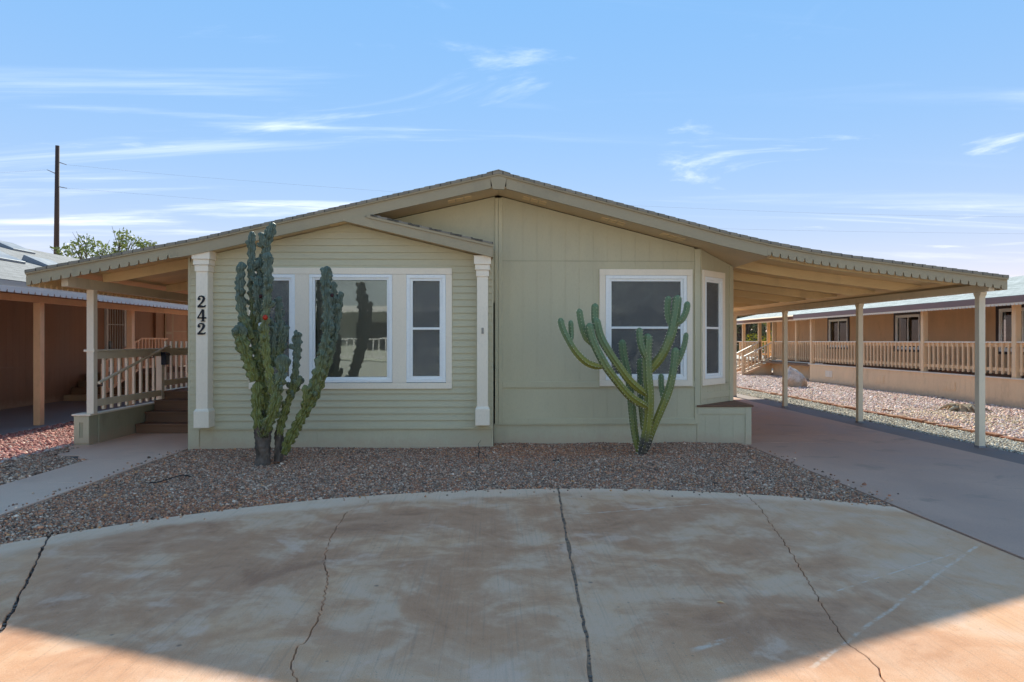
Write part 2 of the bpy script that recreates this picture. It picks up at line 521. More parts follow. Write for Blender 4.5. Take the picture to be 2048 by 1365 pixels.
def leaf_mat(name, a, bcol):
    m, t, b = new_mat(name)
    at_ = nd(t, 'ShaderNodeAttribute', attribute_name='tone')
    n = noise_n(t, pos_of(t), 1.6, 3, 0.6)
    c = mixc(t, maprange(t, n, 0.3, 0.7), a, bcol)
    c = mixc(t, 0.5, c, at_.outputs['Color'], 'MULTIPLY')
    t.links.new(c, b.inputs['Base Color'])
    b.inputs['Roughness'].default_value = 0.55
    tl = nd(t, 'ShaderNodeBsdfTranslucent')
    t.links.new(c, tl.inputs['Color'])
    mx = nd(t, 'ShaderNodeMixShader')
    mx.inputs[0].default_value = 0.35
    t.links.new(b.outputs[0], mx.inputs[1])
    t.links.new(tl.outputs[0], mx.inputs[2])
    t.links.new(mx.outputs[0], t.nodes['Material Output'].inputs[0])


leaf_mat('leaf_light', (0.16, 0.20, 0.05), (0.24, 0.27, 0.09))
leaf_mat('leaf_grey', (0.14, 0.16, 0.075), (0.24, 0.24, 0.13))
leaf_mat('leaf_yellow', (0.55, 0.42, 0.015), (0.36, 0.34, 0.03))
leaf_mat('leaf_dark', (0.05, 0.075, 0.028), (0.085, 0.11, 0.045))


# ------------------------------------------------------------------ object helpers
def off(parent):
    v = Vector((0, 0, 0))
    while parent is not None:
        v += parent.location
        parent = parent.parent
    return v


def tag(o, label=None, cat=None, group=None, kind=None):
    if label:
        o['label'] = label
    if cat:
        o['category'] = cat
    if group:
        o['group'] = group
    if kind:
        o['kind'] = kind
    return o


def thing(name, label, cat, loc, group=None):
    o = bpy.data.objects.new(name, None)
    COL.objects.link(o)
    o.location = loc
    o.empty_display_size = 0.2
    return tag(o, label, cat, group)


class MB:
    def __init__(self):
        self.v = []
        self.f = []

    def add(self, vs_, fs):
        n = len(self.v)
        self.v += [tuple(x) for x in vs_]
        self.f += [tuple(i + n for i in f) for f in fs]
        return self

    def box(self, x0, x1, y0, y1, z0, z1, M=None):
        vs_ = [Vector(p) for p in ((x0, y0, z0), (x1, y0, z0), (x1, y1, z0), (x0, y1, z0),
                                   (x0, y0, z1), (x1, y0, z1), (x1, y1, z1), (x0, y1, z1))]
        if M is not None:
            vs_ = [M @ p for p in vs_]
        return self.add(vs_, [(0, 3, 2, 1), (4, 5, 6, 7), (0, 1, 5, 4), (1, 2, 6, 5), (2, 3, 7, 6), (3, 0, 4, 7)])

    def prism(self, poly, a, b, plane='xz', M=None):
        """poly in a plane, swept from a to b along the third axis"""
        n = len(poly)
        f = {'xz': lambda p, d: Vector((p[0], d, p[1])),
             'yz': lambda p, d: Vector((d, p[0], p[1])),
             'xy': lambda p, d: Vector((p[0], p[1], d))}[plane]
        vs_ = [f(p, a) for p in poly] + [f(p, b) for p in poly]
        if M is not None:
            vs_ = [M @ p for p in vs_]
        area = sum(poly[i][0] * poly[(i + 1) % n][1] - poly[(i + 1) % n][0] * poly[i][1] for i in range(n))
        fs = [tuple(range(n)), tuple(reversed(range(n, 2 * n)))] + \
             [(i, i + n, (i + 1) % n + n, (i + 1) % n) for i in range(n)]
        flip = (area < 0) if plane in ('xz',) else (area > 0)
        if plane == 'yz':
            flip = area > 0
        if flip:
            fs = [tuple(reversed(q)) for q in fs]
        return self.add(vs_, fs)

    def bar(self, a, b, w, h, up=(0, 0, 1)):
        """rectangular bar between two points; w across, h along 'up'"""
        a, b = Vector(a), Vector(b)
        d = (b - a).normalized()
        s = d.cross(Vector(up)).normalized()
        u = s.cross(d).normalized()
        vs_ = []
        for p in (a, b):
            vs_ += [p - s * w / 2 - u * h / 2, p + s * w / 2 - u * h / 2, p + s * w / 2 + u * h / 2, p - s * w / 2 + u * h / 2]
        return self.add(vs_, [(0, 1, 2, 3), (7, 6, 5, 4), (0, 4, 5, 1), (1, 5, 6, 2), (2, 6, 7, 3), (3, 7, 4, 0)])

    def tube(self, pts, rad, n=8, cap=True):
        pts = [Vector(p) for p in pts]
        if isinstance(rad, (int, float)):
            rad = [rad] * len(pts)
        rings = []
        prev = None
        for i, p in enumerate(pts):
            d = (pts[min(i + 1, len(pts) - 1)] - pts[max(i - 1, 0)]).normalized()
            if prev is None:
                ref = Vector((0, 0, 1)) if abs(d.z) < 0.9 else Vector((1, 0, 0))
                s = d.cross(ref).normalized()
            else:
                s = (prev - d * prev.dot(d)).normalized()
            prev = s
            u = d.cross(s)
            rings.append([p + (s * math.cos(2 * math.pi * k / n) + u * math.sin(2 * math.pi * k / n)) * rad[i] for k in range(n)])
        vs_ = [q for r in rings for q in r]
        fs = []
        for i in range(len(rings) - 1):
            for k in range(n):
                fs.append((i * n + k, i * n + (k + 1) % n, (i + 1) * n + (k + 1) % n, (i + 1) * n + k))
        if cap:
            fs.append(tuple(reversed(range(n))))
            fs.append(tuple(range((len(rings) - 1) * n, len(rings) * n)))
        return self.add(vs_, fs)

    def build(self, name, mat, parent=None, smooth=False, bev=0.0, kind=None, recalc=True, uv=None):
        o_ = off(parent)
        me = bpy.data.meshes.new(name)
        me.from_pydata([(x - o_.x, y - o_.y, z - o_.z) for x, y, z in self.v], [], self.f)
        if recalc:
            bm = bmesh.new()
            bm.from_mesh(me)
            bmesh.ops.recalc_face_normals(bm, faces=bm.faces)
            bm.to_mesh(me)
            bm.free()
        if uv is not None:
            lay = me.uv_layers.new(name='UVMap')
            for l in me.loops:
                c = self.v[l.vertex_index]
                lay.data[l.index].uv = uv(c)
        me.materials.append(MATS[mat] if isinstance(mat, str) else mat)
        if smooth:
            me.polygons.foreach_set('use_smooth', [True] * len(me.polygons))
        me.update()
        o = bpy.data.objects.new(name, me)
        COL.objects.link(o)
        o.parent = parent
        if bev:
            md = o.modifiers.new('bevel', 'BEVEL')
            md.width = bev
            md.segments = 2
            md.limit_method = 'ANGLE'
            md.angle_limit = math.radians(40)
        if kind:
            o['kind'] = kind
        return o


def instance(o, parent, loc):
    """another object with the same mesh, shifted by loc"""
    c = o.copy()
    COL.objects.link(c)
    c.parent = parent
    c.location = Vector(o.location) + Vector(loc)
    return c


def struct(o):
    o['kind'] = 'structure'
    return o


# ------------------------------------------------------------------ ground, pad, drive, walk
g = MB().box(-400, 400, -200, 700, -0.5, -0.07).build('ground', 'desert')
struct(g)
tag(g, 'tan desert soil under and around the houses', 'ground')
s = MB().box(-120, 120, -7.2, -3.2, -0.3, -0.012).build('street', 'street')
struct(s)
tag(s, 'pale street running past in front of the round concrete pad', 'street')

CX, CY, CR = 0.72, 0.80, 6.14


def arc_y(x):
    # measured rim of the pad
    xs = [-6.2, -5.4, -3.67, -2.58, -1.23, 0.69, 2.49, 3.65]
    ys = [0.2, 2.6, 5.09, 6.03, 6.62, 6.95, 6.62, 6.07]
    return float(np.interp(x, np.linspace(-6.2, 3.65, 60), np.interp(np.linspace(-6.2, 3.65, 60), xs, ys))) if False else _arc(x)


_ax = [-6.2, -5.4, -3.67, -2.58, -1.23, 0.69, 2.49, 3.65]
_ay = [0.2, 2.6, 5.09, 6.03, 6.62, 6.95, 6.62, 6.07]
_pc = np.polyfit(np.array(_ax[2:]), np.array(_ay[2:]), 4)


def _arc(x):
    if x < -3.67:
        return float(np.interp(x, _ax, _ay))
    return float(np.polyval(_pc, x))


def jag(pts, step=0.035, amp=0.012, seed=0):
    """resample a line on the ground and make it ragged like a crack"""
    r = random.Random(seed)
    out = []
    for i in range(len(pts) - 1):
        a, b = Vector(pts[i]), Vector(pts[i + 1])
        n = max(1, int((b - a).length / step))
        for k in range(n):
            p = a.lerp(b, k / n)
            if k or i:
                p = p + Vector((r.uniform(-amp, amp), r.uniform(-amp, amp) * 0.6))
            out.append(p)
    out.append(Vector(pts[-1]))
    return out


def px2(*pp):
    return [gnd(x, y).to_2d() for x, y in pp]


YB = -3.18
crack_a = px2((730, 993), (736, 1006), (692, 1025), (672, 1056), (655, 1090), (648, 1125), (656, 1152), (645, 1212), (625, 1260), (590, 1305), (582, 1330), (592, 1365))
crack_a.append(Vector((-1.25, 1.2)))
crack_a.append(Vector((-1.05, YB)))
crack_b = px2((1498, 993), (1520, 1015), (1540, 1045), (1562, 1075), (1580, 1102), (1602, 1140), (1620, 1166), (1645, 1215), (1666, 1242), (1690, 1282), (1730, 1310), (1755, 1336), (1768, 1365))
crack_b.append(Vector((1.55, 0.8)))
crack_b.append(Vector((1.5, YB)))
joint_c = px2((1117, 978), (1130, 1060), (1146, 1140), (1166, 1240), (1180, 1330), (1186, 1365))
joint_c.append(Vector((0.2, YB)))
joint_l = px2((110, 1067), (55, 1160), (0, 1265))
joint_l.append(Vector((-1.3 - 0.6, YB)))
for L in (crack_a, crack_b, joint_c, joint_l):
    L[0] = Vector((L[0].x, _arc(L[0].x)))
crack_a = jag(crack_a, 0.03, 0.011, 3)
crack_b = jag(crack_b, 0.03, 0.010, 5)
joint_c = jag(joint_c, 0.06, 0.004, 7)
joint_l = jag(joint_l, 0.05, 0.006, 9)
right_edge = [Vector((3.645, 6.07)), Vector((3.66, YB))]
left_edge = [Vector((-6.2, 0.2)), Vector((-6.2, YB))]

pad = bpy.data.objects.new('driveway_pad', None)
COL.objects.link(pad)
struct(pad)
tag(pad, 'round concrete pad in front of the house, stained brown and cracked', 'driveway')


def slab(line_a, line_b, ga, gb, seed):
    r = random.Random(seed)
    wv = lambda p, q: max(0.12, 0.9 + 1.3 * mnoise.noise(Vector((p.y * 3.1, p.x * 3.1, q))) + 0.5 * mnoise.noise(Vector((p.y * 14, p.x * 14, q))))
    A = [Vector((p.x + ga * wv(p, 1.0), p.y)) for p in line_a]
    B = [Vector((p.x - gb * wv(p, 7.0), p.y)) for p in line_b]
    xa, xb = A[0].x, B[0].x
    n = max(4, int((xb - xa) / 0.12))
    top = []
    for k in range(n + 1):
        x = xa + (xb - xa) * k / n
        top.append(Vector((x, _arc(x) + r.uniform(-0.006, 0.006))))
    poly = top + B[1:] + list(reversed(A))[:-1]
    m = MB().prism([(p.x, p.y) for p in poly], -0.09, 0.0, 'xy')
    o = m.build('concrete_slab', 'concrete_pad', pad)
    md = o.modifiers.new('bevel', 'BEVEL')
    md.width = 0.004
    md.segments = 1
    md.limit_method = 'ANGLE'
    md.angle_limit = math.radians(70)
    return o


slab(left_edge, joint_l, 0, 0.011, 1)
slab(joint_l, crack_a, 0.010, 0.0026, 2)
slab(crack_a, joint_c, 0.0026, 0.010, 3)
slab(joint_c, crack_b, 0.010, 0.0030, 4)
slab(crack_b, right_edge, 0.0030, 0.006, 5)
MB().box(-6.3, 3.7, YB, 7.2, -0.068, -0.024).build('joint_fill', 'dark_soil', pad)
jf = MB()
for p, q in zip(joint_c[:-1], joint_c[1:]):
    jf.add([(p.x - 0.03, p.y, -0.006), (p.x + 0.03, p.y, -0.006), (q.x + 0.03, q.y, -0.006), (q.x - 0.03, q.y, -0.006)], [(0, 1, 2, 3)])
jf.build('joint_sand', 'joint_sand', pad, recalc=False)
# grit caught in the joints
gm = MB()
for L, w in ((joint_l, 0.010), (joint_c, 0.009)):
    for p in L:
        for _ in range(3):
            q = p + Vector((random.uniform(-w, w), random.uniform(-0.03, 0.03)))
            r_ = random.uniform(0.004, 0.009)
            gm.box(q.x - r_, q.x + r_, q.y - r_, q.y + r_, -0.03, random.uniform(-0.014, -0.001),
                   Matrix.Translation(q.to_3d()) @ Matrix.Rotation(random.uniform(0, 3), 4, 'Z') @ Matrix.Translation(-q.to_3d()))
go = gm.build('joint_grit', 'gravel_base', pad, kind='stuff')

drive = bpy.data.objects.new('carport_driveway', None)
COL.objects.link(drive)
struct(drive)
tag(drive, 'smooth grey concrete drive leading under the carport', 'driveway')
ys = [YB, 3.2, 9.96, 10.82, 14.2, 17.6, 22.0]
for i in range(len(ys) - 1):
    MB().box(3.672, 6.44, ys[i] + 0.011, ys[i + 1] - 0.011, -0.09, 0.002).build('concrete_slab', 'concrete_drive', drive, bev=0.004)
ys2 = [YB, 4.0, 7.0, 10.2, 13.3, 16.4, 22.0]
for i in range(len(ys2) - 1):
    MB().box(6.452, 7.03, ys2[i] + 0.003, ys2[i + 1] - 0.003, -0.09, -0.004).build('edge_slab', 'concrete_strip', drive, bev=0.006)
MB().box(3.66, 7.0, YB, 22, -0.068, -0.03).build('joint_fill', 'dark_soil', drive)

walk = bpy.data.objects.new('walkway', None)
COL.objects.link(walk)
struct(walk)
tag(walk, 'grey concrete path from the pad to the porch steps', 'path')
ysw = [4.2, 7.3, 8.72]
for i in range(2):
    MB().box(-5.08, -4.22, ysw[i] + 0.003, ysw[i + 1] - 0.003, -0.09, 0.012).build('concrete_slab', 'concrete_walk', walk, bev=0.008)
flare = [(-4.22, 8.725), (-5.08, 8.725)]
for k in range(9):
    a = k / 8 * math.pi / 2
    flare.append((-5.08 - 0.52 * math.sin(a) * 0.55 - 0.0, 8.78 + 0.30 * (1 - math.cos(a))))
for k in range(9):
    a = k / 8 * math.pi
    flare.append((-5.38 - 0.30 - 0.06 * math.sin(a), 9.08 + 0.26 * (k / 8)))
flare += [(-5.98, 9.80), (-5.98, 11.3), (-4.12, 11.3), (-4.12, 9.7), (-4.22, 9.65)]
MB().prism(flare, -0.09, 0.011, 'xy').build('concrete_slab', 'concrete_walk', walk, bev=0.008)


# gravel made of real stones
def ico():
    t = (1 + 5 ** 0.5) / 2
    v = np.array([(-1, t, 0), (1, t, 0), (-1, -t, 0), (1, -t, 0), (0, -1, t), (0, 1, t), (0, -1, -t), (0, 1, -t),
                  (t, 0, -1), (t, 0, 1), (-t, 0, -1), (-t, 0, 1)], float) / math.sqrt(1 + t * t)
    f = np.array([(0, 11, 5), (0, 5, 1), (0, 1, 7), (0, 7, 10), (0, 10, 11), (1, 5, 9), (5, 11, 4), (11, 10, 2), (10, 7, 6),
                  (7, 1, 8), (3, 9, 4), (3, 4, 2), (3, 2, 6), (3, 6, 8), (3, 8, 9), (4, 9, 5), (2, 4, 11), (6, 2, 10), (8, 6, 7), (9, 8, 1)])
    return v, f


def octa():
    v = np.array([(1, 0, 0), (-1, 0, 0), (0, 1, 0), (0, -1, 0), (0, 0, 1), (0, 0, -1)], float)
    f = np.array([(0, 2, 4), (2, 1, 4), (1, 3, 4), (3, 0, 4), (2, 0, 5), (1, 2, 5), (3, 1, 5), (0, 3, 5)])
    return v, f


def stones(name, pts, size, palette, weights, label, lod='ico', patch=None, parent=None):
    """pts (n,3) centres; size (lo,hi); palette (k,3) rock colours"""
    base, faces = ico() if lod == 'ico' else octa()
    n = len(pts)
    nv = len(base)
    var = [base * (1 + rng.uniform(-0.28, 0.28, (nv, 1))) * rng.uniform(0.75, 1.2, (1, 3)) for _ in range(12)]
    V = np.stack(var)[rng.integers(0, 12, n)]
    ang = rng.uniform(0, 2 * np.pi, n)
    tilt = rng.uniform(-0.7, 0.7, n)
    ca, sa = np.cos(ang), np.sin(ang)
    ct, st = np.cos(tilt), np.sin(tilt)
    sc = rng.uniform(size[0], size[1], n) ** 1.0
    big = rng.random(n) < 0.05
    sc[big] *= rng.uniform(1.3, 2.0, big.sum())
    V = V * sc[:, None, None]
    V[:, :, 2] *= 0.8
    y = V[:, :, 1] * ct[:, None] - V[:, :, 2] * st[:, None]
    z = V[:, :, 1] * st[:, None] + V[:, :, 2] * ct[:, None]
    x = V[:, :, 0]
    V = np.stack([x * ca[:, None] - y * sa[:, None], x * sa[:, None] + y * ca[:, None], z], -1) + pts[:, None, :]
    pal = np.array(palette)
    w = np.tile(np.array(weights, float), (n, 1))
    if patch is not None:
        w = patch(pts, w)
    w = w / w.sum(1, keepdims=True)
    idx = (rng.random((n, 1)) > np.cumsum(w, 1)).sum(1).clip(0, len(pal) - 1)
    col = pal[idx] * rng.uniform(0.5, 1.35, (n, 1))
    F = (faces[None] + (np.arange(n) * nv)[:, None, None]).reshape(-1, 3)
    me = bpy.data.meshes.new(name)
    me.vertices.add(n * nv)
    me.vertices.foreach_set('co', V.reshape(-1).astype(np.float32))
    me.loops.add(len(F) * 3)
    me.loops.foreach_set('vertex_index', F.reshape(-1).astype(np.int32))
    me.polygons.add(len(F))
    me.polygons.foreach_set('loop_start', np.arange(0, len(F) * 3, 3, dtype=np.int32))
    me.update(calc_edges=True)
    ca_ = me.attributes.new('tone', 'FLOAT_COLOR', 'POINT')
    cc = np.ones((n, nv, 4), np.float32)
    cc[:, :, :3] = col[:, None, :]
    ca_.data.foreach_set('color', cc.reshape(-1))
    me.materials.append(MATS['stones'])
    o = bpy.data.objects.new(name, me)
    COL.objects.link(o)
    o['kind'] = 'stuff'
    tag(o, label, 'gravel')
    return o


def grid_pts(x0, x1, y0, y1, step, inside, zf):
    xs = np.arange(x0, x1, step)
    yy = np.arange(y0, y1, step * 0.87)
    X, Y = np.meshgrid(xs, yy)
    X = X + (np.arange(len(yy)) % 2)[:, None] * step / 2
    X = X + rng.uniform(-0.45, 0.45, X.shape) * step
    Y = Y + rng.uniform(-0.45, 0.45, Y.shape) * step
    X, Y = X.ravel(), Y.ravel()
    k = inside(X, Y)
    X, Y = X[k], Y[k]
    return np.stack([X, Y, zf(X, Y) + rng.uniform(-0.3, 0.3, len(X)) * step * 0.5], 1)


def bed_z(X, Y):
    z = 0.004 + 0.030 * np.clip((Y - 7.2) / 2.2, 0, 1)
    z = z + 0.010 * np.sin(X * 2.3 + 1) * np.sin(Y * 2.9) + 0.008 * np.sin(X * 5.1) * np.cos(Y * 4.3 + 2)
    rim = np.clip(np.minimum(np.minimum(Y - arcv(X), X + 4.2), 3.64 - X) / 0.12, 0, 1)
    return z * rim - 0.006


def arcv(X):
    return np.where(X < -3.67, np.interp(X, _ax, _ay), np.polyval(_pc, X))


def in_bed(X, Y):
    wall = np.where(X < 0.02, 9.44, 9.78)
    return (X > -4.205) & (X < 3.645) & (Y > arcv(X) + 0.012) & (Y < wall)


# gravel ground under the stones
bed = MB()
N = 60
xs = np.linspace(-4.22, 3.655, N)
for i in range(N - 1):
    pa = []
    for x in (xs[i], xs[i + 1]):
        pa.append((x, float(arcv(np.array([x]))[0]) + 0.004, 9.86))
    for k in range(14):
        q = []
        for x, a, b in (pa[0], pa[1]):
            for kk in (k, k + 1):
                y = a + (b - a) * kk / 14
                q.append((x, y, float(bed_z(np.array([x]), np.array([y]))[0]) - 0.014))
        bed.add([q[0], q[2], q[3], q[1]], [(0, 1, 2, 3)])
bo = struct(bed.build('gravel_bed', 'gravel_base', recalc=False))
tag(bo, 'soil under the gravel bed between house and pad', 'ground')
GREY_PAL = [(0.57, 0.345, 0.22), (0.25, 0.138, 0.088), (0.80, 0.53, 0.36), (0.70, 0.29, 0.14), (0.50, 0.19, 0.095), (0.93, 0.68, 0.49), (0.80, 0.34, 0.12)]


def red_patch(pts, w):
    x, y = pts[:, 0], pts[:, 1]
    m = np.exp(-((x - 0.55) / 1.3) ** 2 - ((y - 9.05) / 0.55) ** 2) + 0.9 * np.exp(-((x + 2.7) / 1.5) ** 2 - ((y - 6.2) / 0.6) ** 2)
    m = np.clip(m + 0.12 * np.sin(x * 3) * np.sin(y * 4), 0, 1)[:, None]
    w2 = np.array([0.6, 0.7, 0.4, 3.2, 2.4, 0.2, 0.5])[None]
    return w * (1 - m) + w2 * m


P = grid_pts(-4.22, 3.66, 4.4, 9.8, 0.0185, in_bed, bed_z)
_n = 110
_u = rng.uniform(-4.0, 3.6, _n)
_d = rng.exponential(0.06, _n)
Q = np.stack([_u, arcv(_u) - 0.01 - _d, np.full(_n, 0.004)], 1)
_m = 50
_y = rng.uniform(6.2, 9.6, _m)
Q2 = np.stack([3.68 + rng.exponential(0.07, _m), _y, np.full(_m, 0.006)], 1)
_y = rng.uniform(6.0, 9.6, 60)
Q3 = np.stack([-4.24 - rng.exponential(0.05, 60), _y, np.full(60, 0.016)], 1)
P = np.concatenate([P, Q, Q2, Q3])
stones('grey_gravel', P, (0.0065, 0.0130), GREY_PAL, [3.2, 2.6, 1.2, 1.9, 1.6, 0.3, 0.25],
       'mixed grey and reddish brown gravel around the two cacti', patch=red_patch)


def in_bed2(X, Y):
    fl = np.where(Y > 8.75, -5.12 - (Y - 8.75) * 1.9, -5.09)
    fl = np.where(Y > 9.12, -5.76, fl)
    return (X > -6.0) & (X < fl) & (Y < 9.75)


flat = lambda X, Y: 0.004 + 0.008 * np.sin(X * 4) * np.sin(Y * 3)
struct(tag(MB().box(-6.02, -5.06, 4.0, 9.9, -0.2, -0.008).build('side_gravel_bed', 'gravel_base'), 'soil under the narrow gravel strip beside the path', 'ground'))
P = grid_pts(-6.0, -5.0, 4.6, 9.8, 0.024, in_bed2, flat)
stones('grey_gravel', P, (0.010, 0.018), GREY_PAL, [3, 2.6, 1.9, 0.9, 0.8, 0.5, 0.1], 'dark grey gravel strip left of the concrete path')

struct(tag(MB().box(-7.74, -6.02, 3.0, 24, -0.2, -0.012).build('red_gravel_bed', 'red_base'), 'soil under the red gravel between the two houses', 'ground'))
RED_PAL = [(0.66, 0.25, 0.19), (0.52, 0.17, 0.13), (0.75, 0.36, 0.29), (0.80, 0.60, 0.48), (0.42, 0.13, 0.10)]
P = grid_pts(-7.72, -6.02, 7.0, 16, 0.036, lambda X, Y: (X < -6.02) & ((Y < 9.9) | (X < -5.99)), lambda X, Y: 0.0 * X + 0.004)


def tan_edge(pts, w):
    m = np.clip((pts[:, 0] + 6.17) / 0.12, 0, 1)[:, None]
    w2 = np.array([0.1, 0.1, 0.4, 3, 0.1])[None]
    return w * (1 - m) + w2 * m


stones('red_gravel', P, (0.016, 0.030), RED_PAL, [3, 2, 2, 0.8, 1.2], 'bright red crushed rock between the porch and the neighbouring patio', patch=tan_edge)

struct(tag(MB().box(7.032, 7.86, -3, 32, -0.2, -0.02).build('tan_gravel_bed', 'tan_base'), 'soil under the pale gravel strip beside the carport', 'ground'))
TAN_PAL = [(0.70, 0.60, 0.45), (0.52, 0.43, 0.32), (0.85, 0.77, 0.63), (0.34, 0.27, 0.20), (0.62, 0.48, 0.33)]
P = grid_pts(7.04, 7.85, 8.4, 24, 0.030, lambda X, Y: X > -99, lambda X, Y: -0.006 + 0 * X)
stones('tan_gravel', P, (0.012, 0.023), TAN_PAL, [3, 2, 2, 1.3, 1], 'pale cream gravel strip between the carport slab and the brick edging', lod='octa')
struct(tag(MB().box(7.862, 13.6, 0, 60, -0.2, -0.016).build('pink_gravel_bed', 'pink_base'), 'soil under the pink gravel yard of the right neighbour', 'ground'))
PINK_PAL = [(0.92, 0.61, 0.50), (0.82, 0.50, 0.40), (0.95, 0.76, 0.66), (0.62, 0.35, 0.25), (0.86, 0.60, 0.36)]


def tan_patch(pts, w):
    m = np.exp(-((pts[:, 0] - 9.4) / 1.0) ** 2 - ((pts[:, 1] - 13.2) / 1.8) ** 2)
    m = np.clip(m * 1.2, 0, 1)[:, None]
    return w * (1 - m) + np.array([0.5, 0.5, 0.6, 1.2, 4])[None] * m


P = grid_pts(7.98, 12.7, 10.4, 32, 0.048, lambda X, Y: (X < 11.75) | (Y > 25), lambda X, Y: -0.002 + 0.012 * np.sin(X * 2) * np.sin(Y * 1.3))
stones('pink_gravel', P, (0.018, 0.034), PINK_PAL, [3, 2.4, 2.4, 1.2, 1], 'pink crushed rock yard in front of the right neighbouring house', lod='octa', patch=tan_patch)

# brick edging
edging = thing('brick_edging', 'low terracotta brick edging between the pale gravel and the pink gravel', 'edging', (7.9, 9, 0))
y = 8.2
k = 0
proto_b = None
while y < 24:
    L = 0.30 + 0.02 * random.random()
    m = MB().box(-0.055, 0.055, -0.143, 0.143, -0.06, 0.045)
    if proto_b is None:
        b_ = m.build('brick', 'terracotta', None, bev=0.012)
        b_.parent = edging
        proto_b = b_
    else:
        b_ = proto_b.copy()
        COL.objects.link(b_)
    b_.location = (random.uniform(-0.012, 0.012) - 0.0, y + L / 2 - 9, random.uniform(-0.02, 0.012))
    b_.rotation_euler = (random.uniform(-0.03, 0.03), random.uniform(-0.05, 0.05), random.uniform(-0.05, 0.05))
    y += L


# ------------------------------------------------------------------ the house
FY, WB, WM, YEND = 9.2, 9.45, 9.80, 21.6     # fascia plane, bump-out wall, main wall, rear of the house
house = thing('manufactured_home', 'olive beige manufactured home with low gable roof and the number 242', 'house', (0, FY, 0))
R_PX = [(52, 541.5), (400, 476), (997, 343), (1450, 463), (1541, 484), (1620, 499), (1699, 511.4), (2015, 552)]
RP = [(at(x, y, FY).x, at(x, y, FY).z) for x, y in R_PX]
RX = [p[0] for p in RP]
RZ = [p[1] for p in RP]
X_LEFT, X_RIGHT = -4.13, ax(1500, WM)      # side walls


def rz(x):
    return float(np.interp(x, RX, RZ))


def prof(x0, x1, dz=0.0):
    """points of the roof line between x0 and x1, shifted down by dz"""
    xs_ = [x0] + [x for x in RX if x0 < x < x1] + [x1]
    return [(x, rz(x) - dz) for x in xs_]


def strip(x0, x1, d0, d1):
    return prof(x0, x1, d0) + list(reversed(prof(x0, x1, d1)))


XRIDGE = RX[2]
X_KL, X_KR = RX[1], at(1535, 484, FY).x
DRIP, FB = 0.055, 0.205
# roof skins with stepped shingle courses


def roof_skin(name, x0, x1, y0, y1, parent, mat='roof_main', thick=0.035, step=0.14, lift=0.007):
    up = rz(x0) < rz(x1)
    n = max(1, int(abs(x1 - x0) / step))
    top = []
    for k in range(n):
        a, b = x0 + (x1 - x0) * k / n, x0 + (x1 - x0) * (k + 1) / n
        la, lb = (lift, 0.0) if up else (0.0, lift)
        top += [(a, rz(a) + la), (b, rz(b) + lb)]
    poly = top + list(reversed(prof(x0, x1, thick)))
    return MB().prism(poly, y0, y1, 'xz').build(name, mat, parent, uv=lambda c: (c[1], c[0]))


roof_skin('roof', X_KL, XRIDGE, FY - 0.03, YEND, house)
roof_skin('roof', XRIDGE, X_KR, FY - 0.03, YEND, house)
cap = MB().prism([(XRIDGE - 0.16, rz(XRIDGE - 0.16) + 0.012), (XRIDGE, rz(XRIDGE) + 0.018), (XRIDGE + 0.16, rz(XRIDGE + 0.16) + 0.012),
                  (XRIDGE + 0.16, rz(XRIDGE + 0.16) + 0.003), (XRIDGE, rz(XRIDGE) + 0.004), (XRIDGE - 0.16, rz(XRIDGE - 0.16) + 0.003)], FY - 0.035, YEND, 'xz')
cap.build('ridge_cap', 'roof_main', house, uv=lambda c: (c[1], c[0]))
# rake boards
KW = 0.105
MB().prism(strip(X_KL, XRIDGE, 0.002, DRIP), FY - 0.022, FY + 0.0, 'xz').build('drip_board', 'fascia', house)
MB().prism(strip(XRIDGE, X_KR, 0.002, DRIP), FY - 0.022, FY + 0.0, 'xz').build('drip_board', 'fascia', house)
MB().prism(strip(X_KL + 0.0, XRIDGE - KW, 0.004, FB), FY + 0.001, FY + 0.03, 'xz').build('rake_board', 'fascia', house)
MB().prism(strip(XRIDGE + KW, X_KR, 0.004, FB), FY + 0.001, FY + 0.03, 'xz').build('rake_board', 'fascia', house)
MB().prism([(XRIDGE - KW * 1.05, rz(XRIDGE - KW) - DRIP - 0.002), (XRIDGE, rz(XRIDGE) - DRIP - 0.002), (XRIDGE + KW * 1.05, rz(XRIDGE + KW) - DRIP - 0.002),
            (XRIDGE + KW * 0.75, rz(XRIDGE + KW) - FB - 0.012), (XRIDGE - KW * 0.75, rz(XRIDGE - KW) - FB - 0.012)], FY - 0.008, FY + 0.029, 'xz').build('ridge_plate', 'fascia', house)
# soffit
MB().prism(strip(X_LEFT - 0.02, XRIDGE, FB - 0.03, FB - 0.012), FY + 0.03, WM + 0.02, 'xz').build('soffit', 'soffit', house)
MB().prism(strip(XRIDGE, 2.9, FB - 0.03, FB - 0.012), FY + 0.03, WM + 0.02, 'xz').build('soffit', 'soffit', house)
MB().prism(strip(2.901, X_KR + 0.06, FB - 0.03, FB - 0.014), FY + 0.03, WM + 0.9, 'xz').build('soffit', 'soffit', house)
# vented soffit bricks, three to a group
ven = None
for gx in (-0.62, 0.42, 1.52, 2.36, -2.2, -3.2):
    for k in range(3):
        x = gx + k * 0.115
        sl = (rz(x + 0.05) - rz(x)) / 0.05
        zc = rz(x + 0.05) - FB
        M = Matrix.Translation((x + 0.05, FY + 0.13 if gx < -1 else FY + 0.32, zc + 0.008)) @ Matrix.Rotation(-math.atan(sl), 4, 'Y')
        v_ = MB().box(-0.05, 0.05, -0.085, 0.085, -0.004, 0.004, M).build('soffit_vent', 'wood_cream', house)


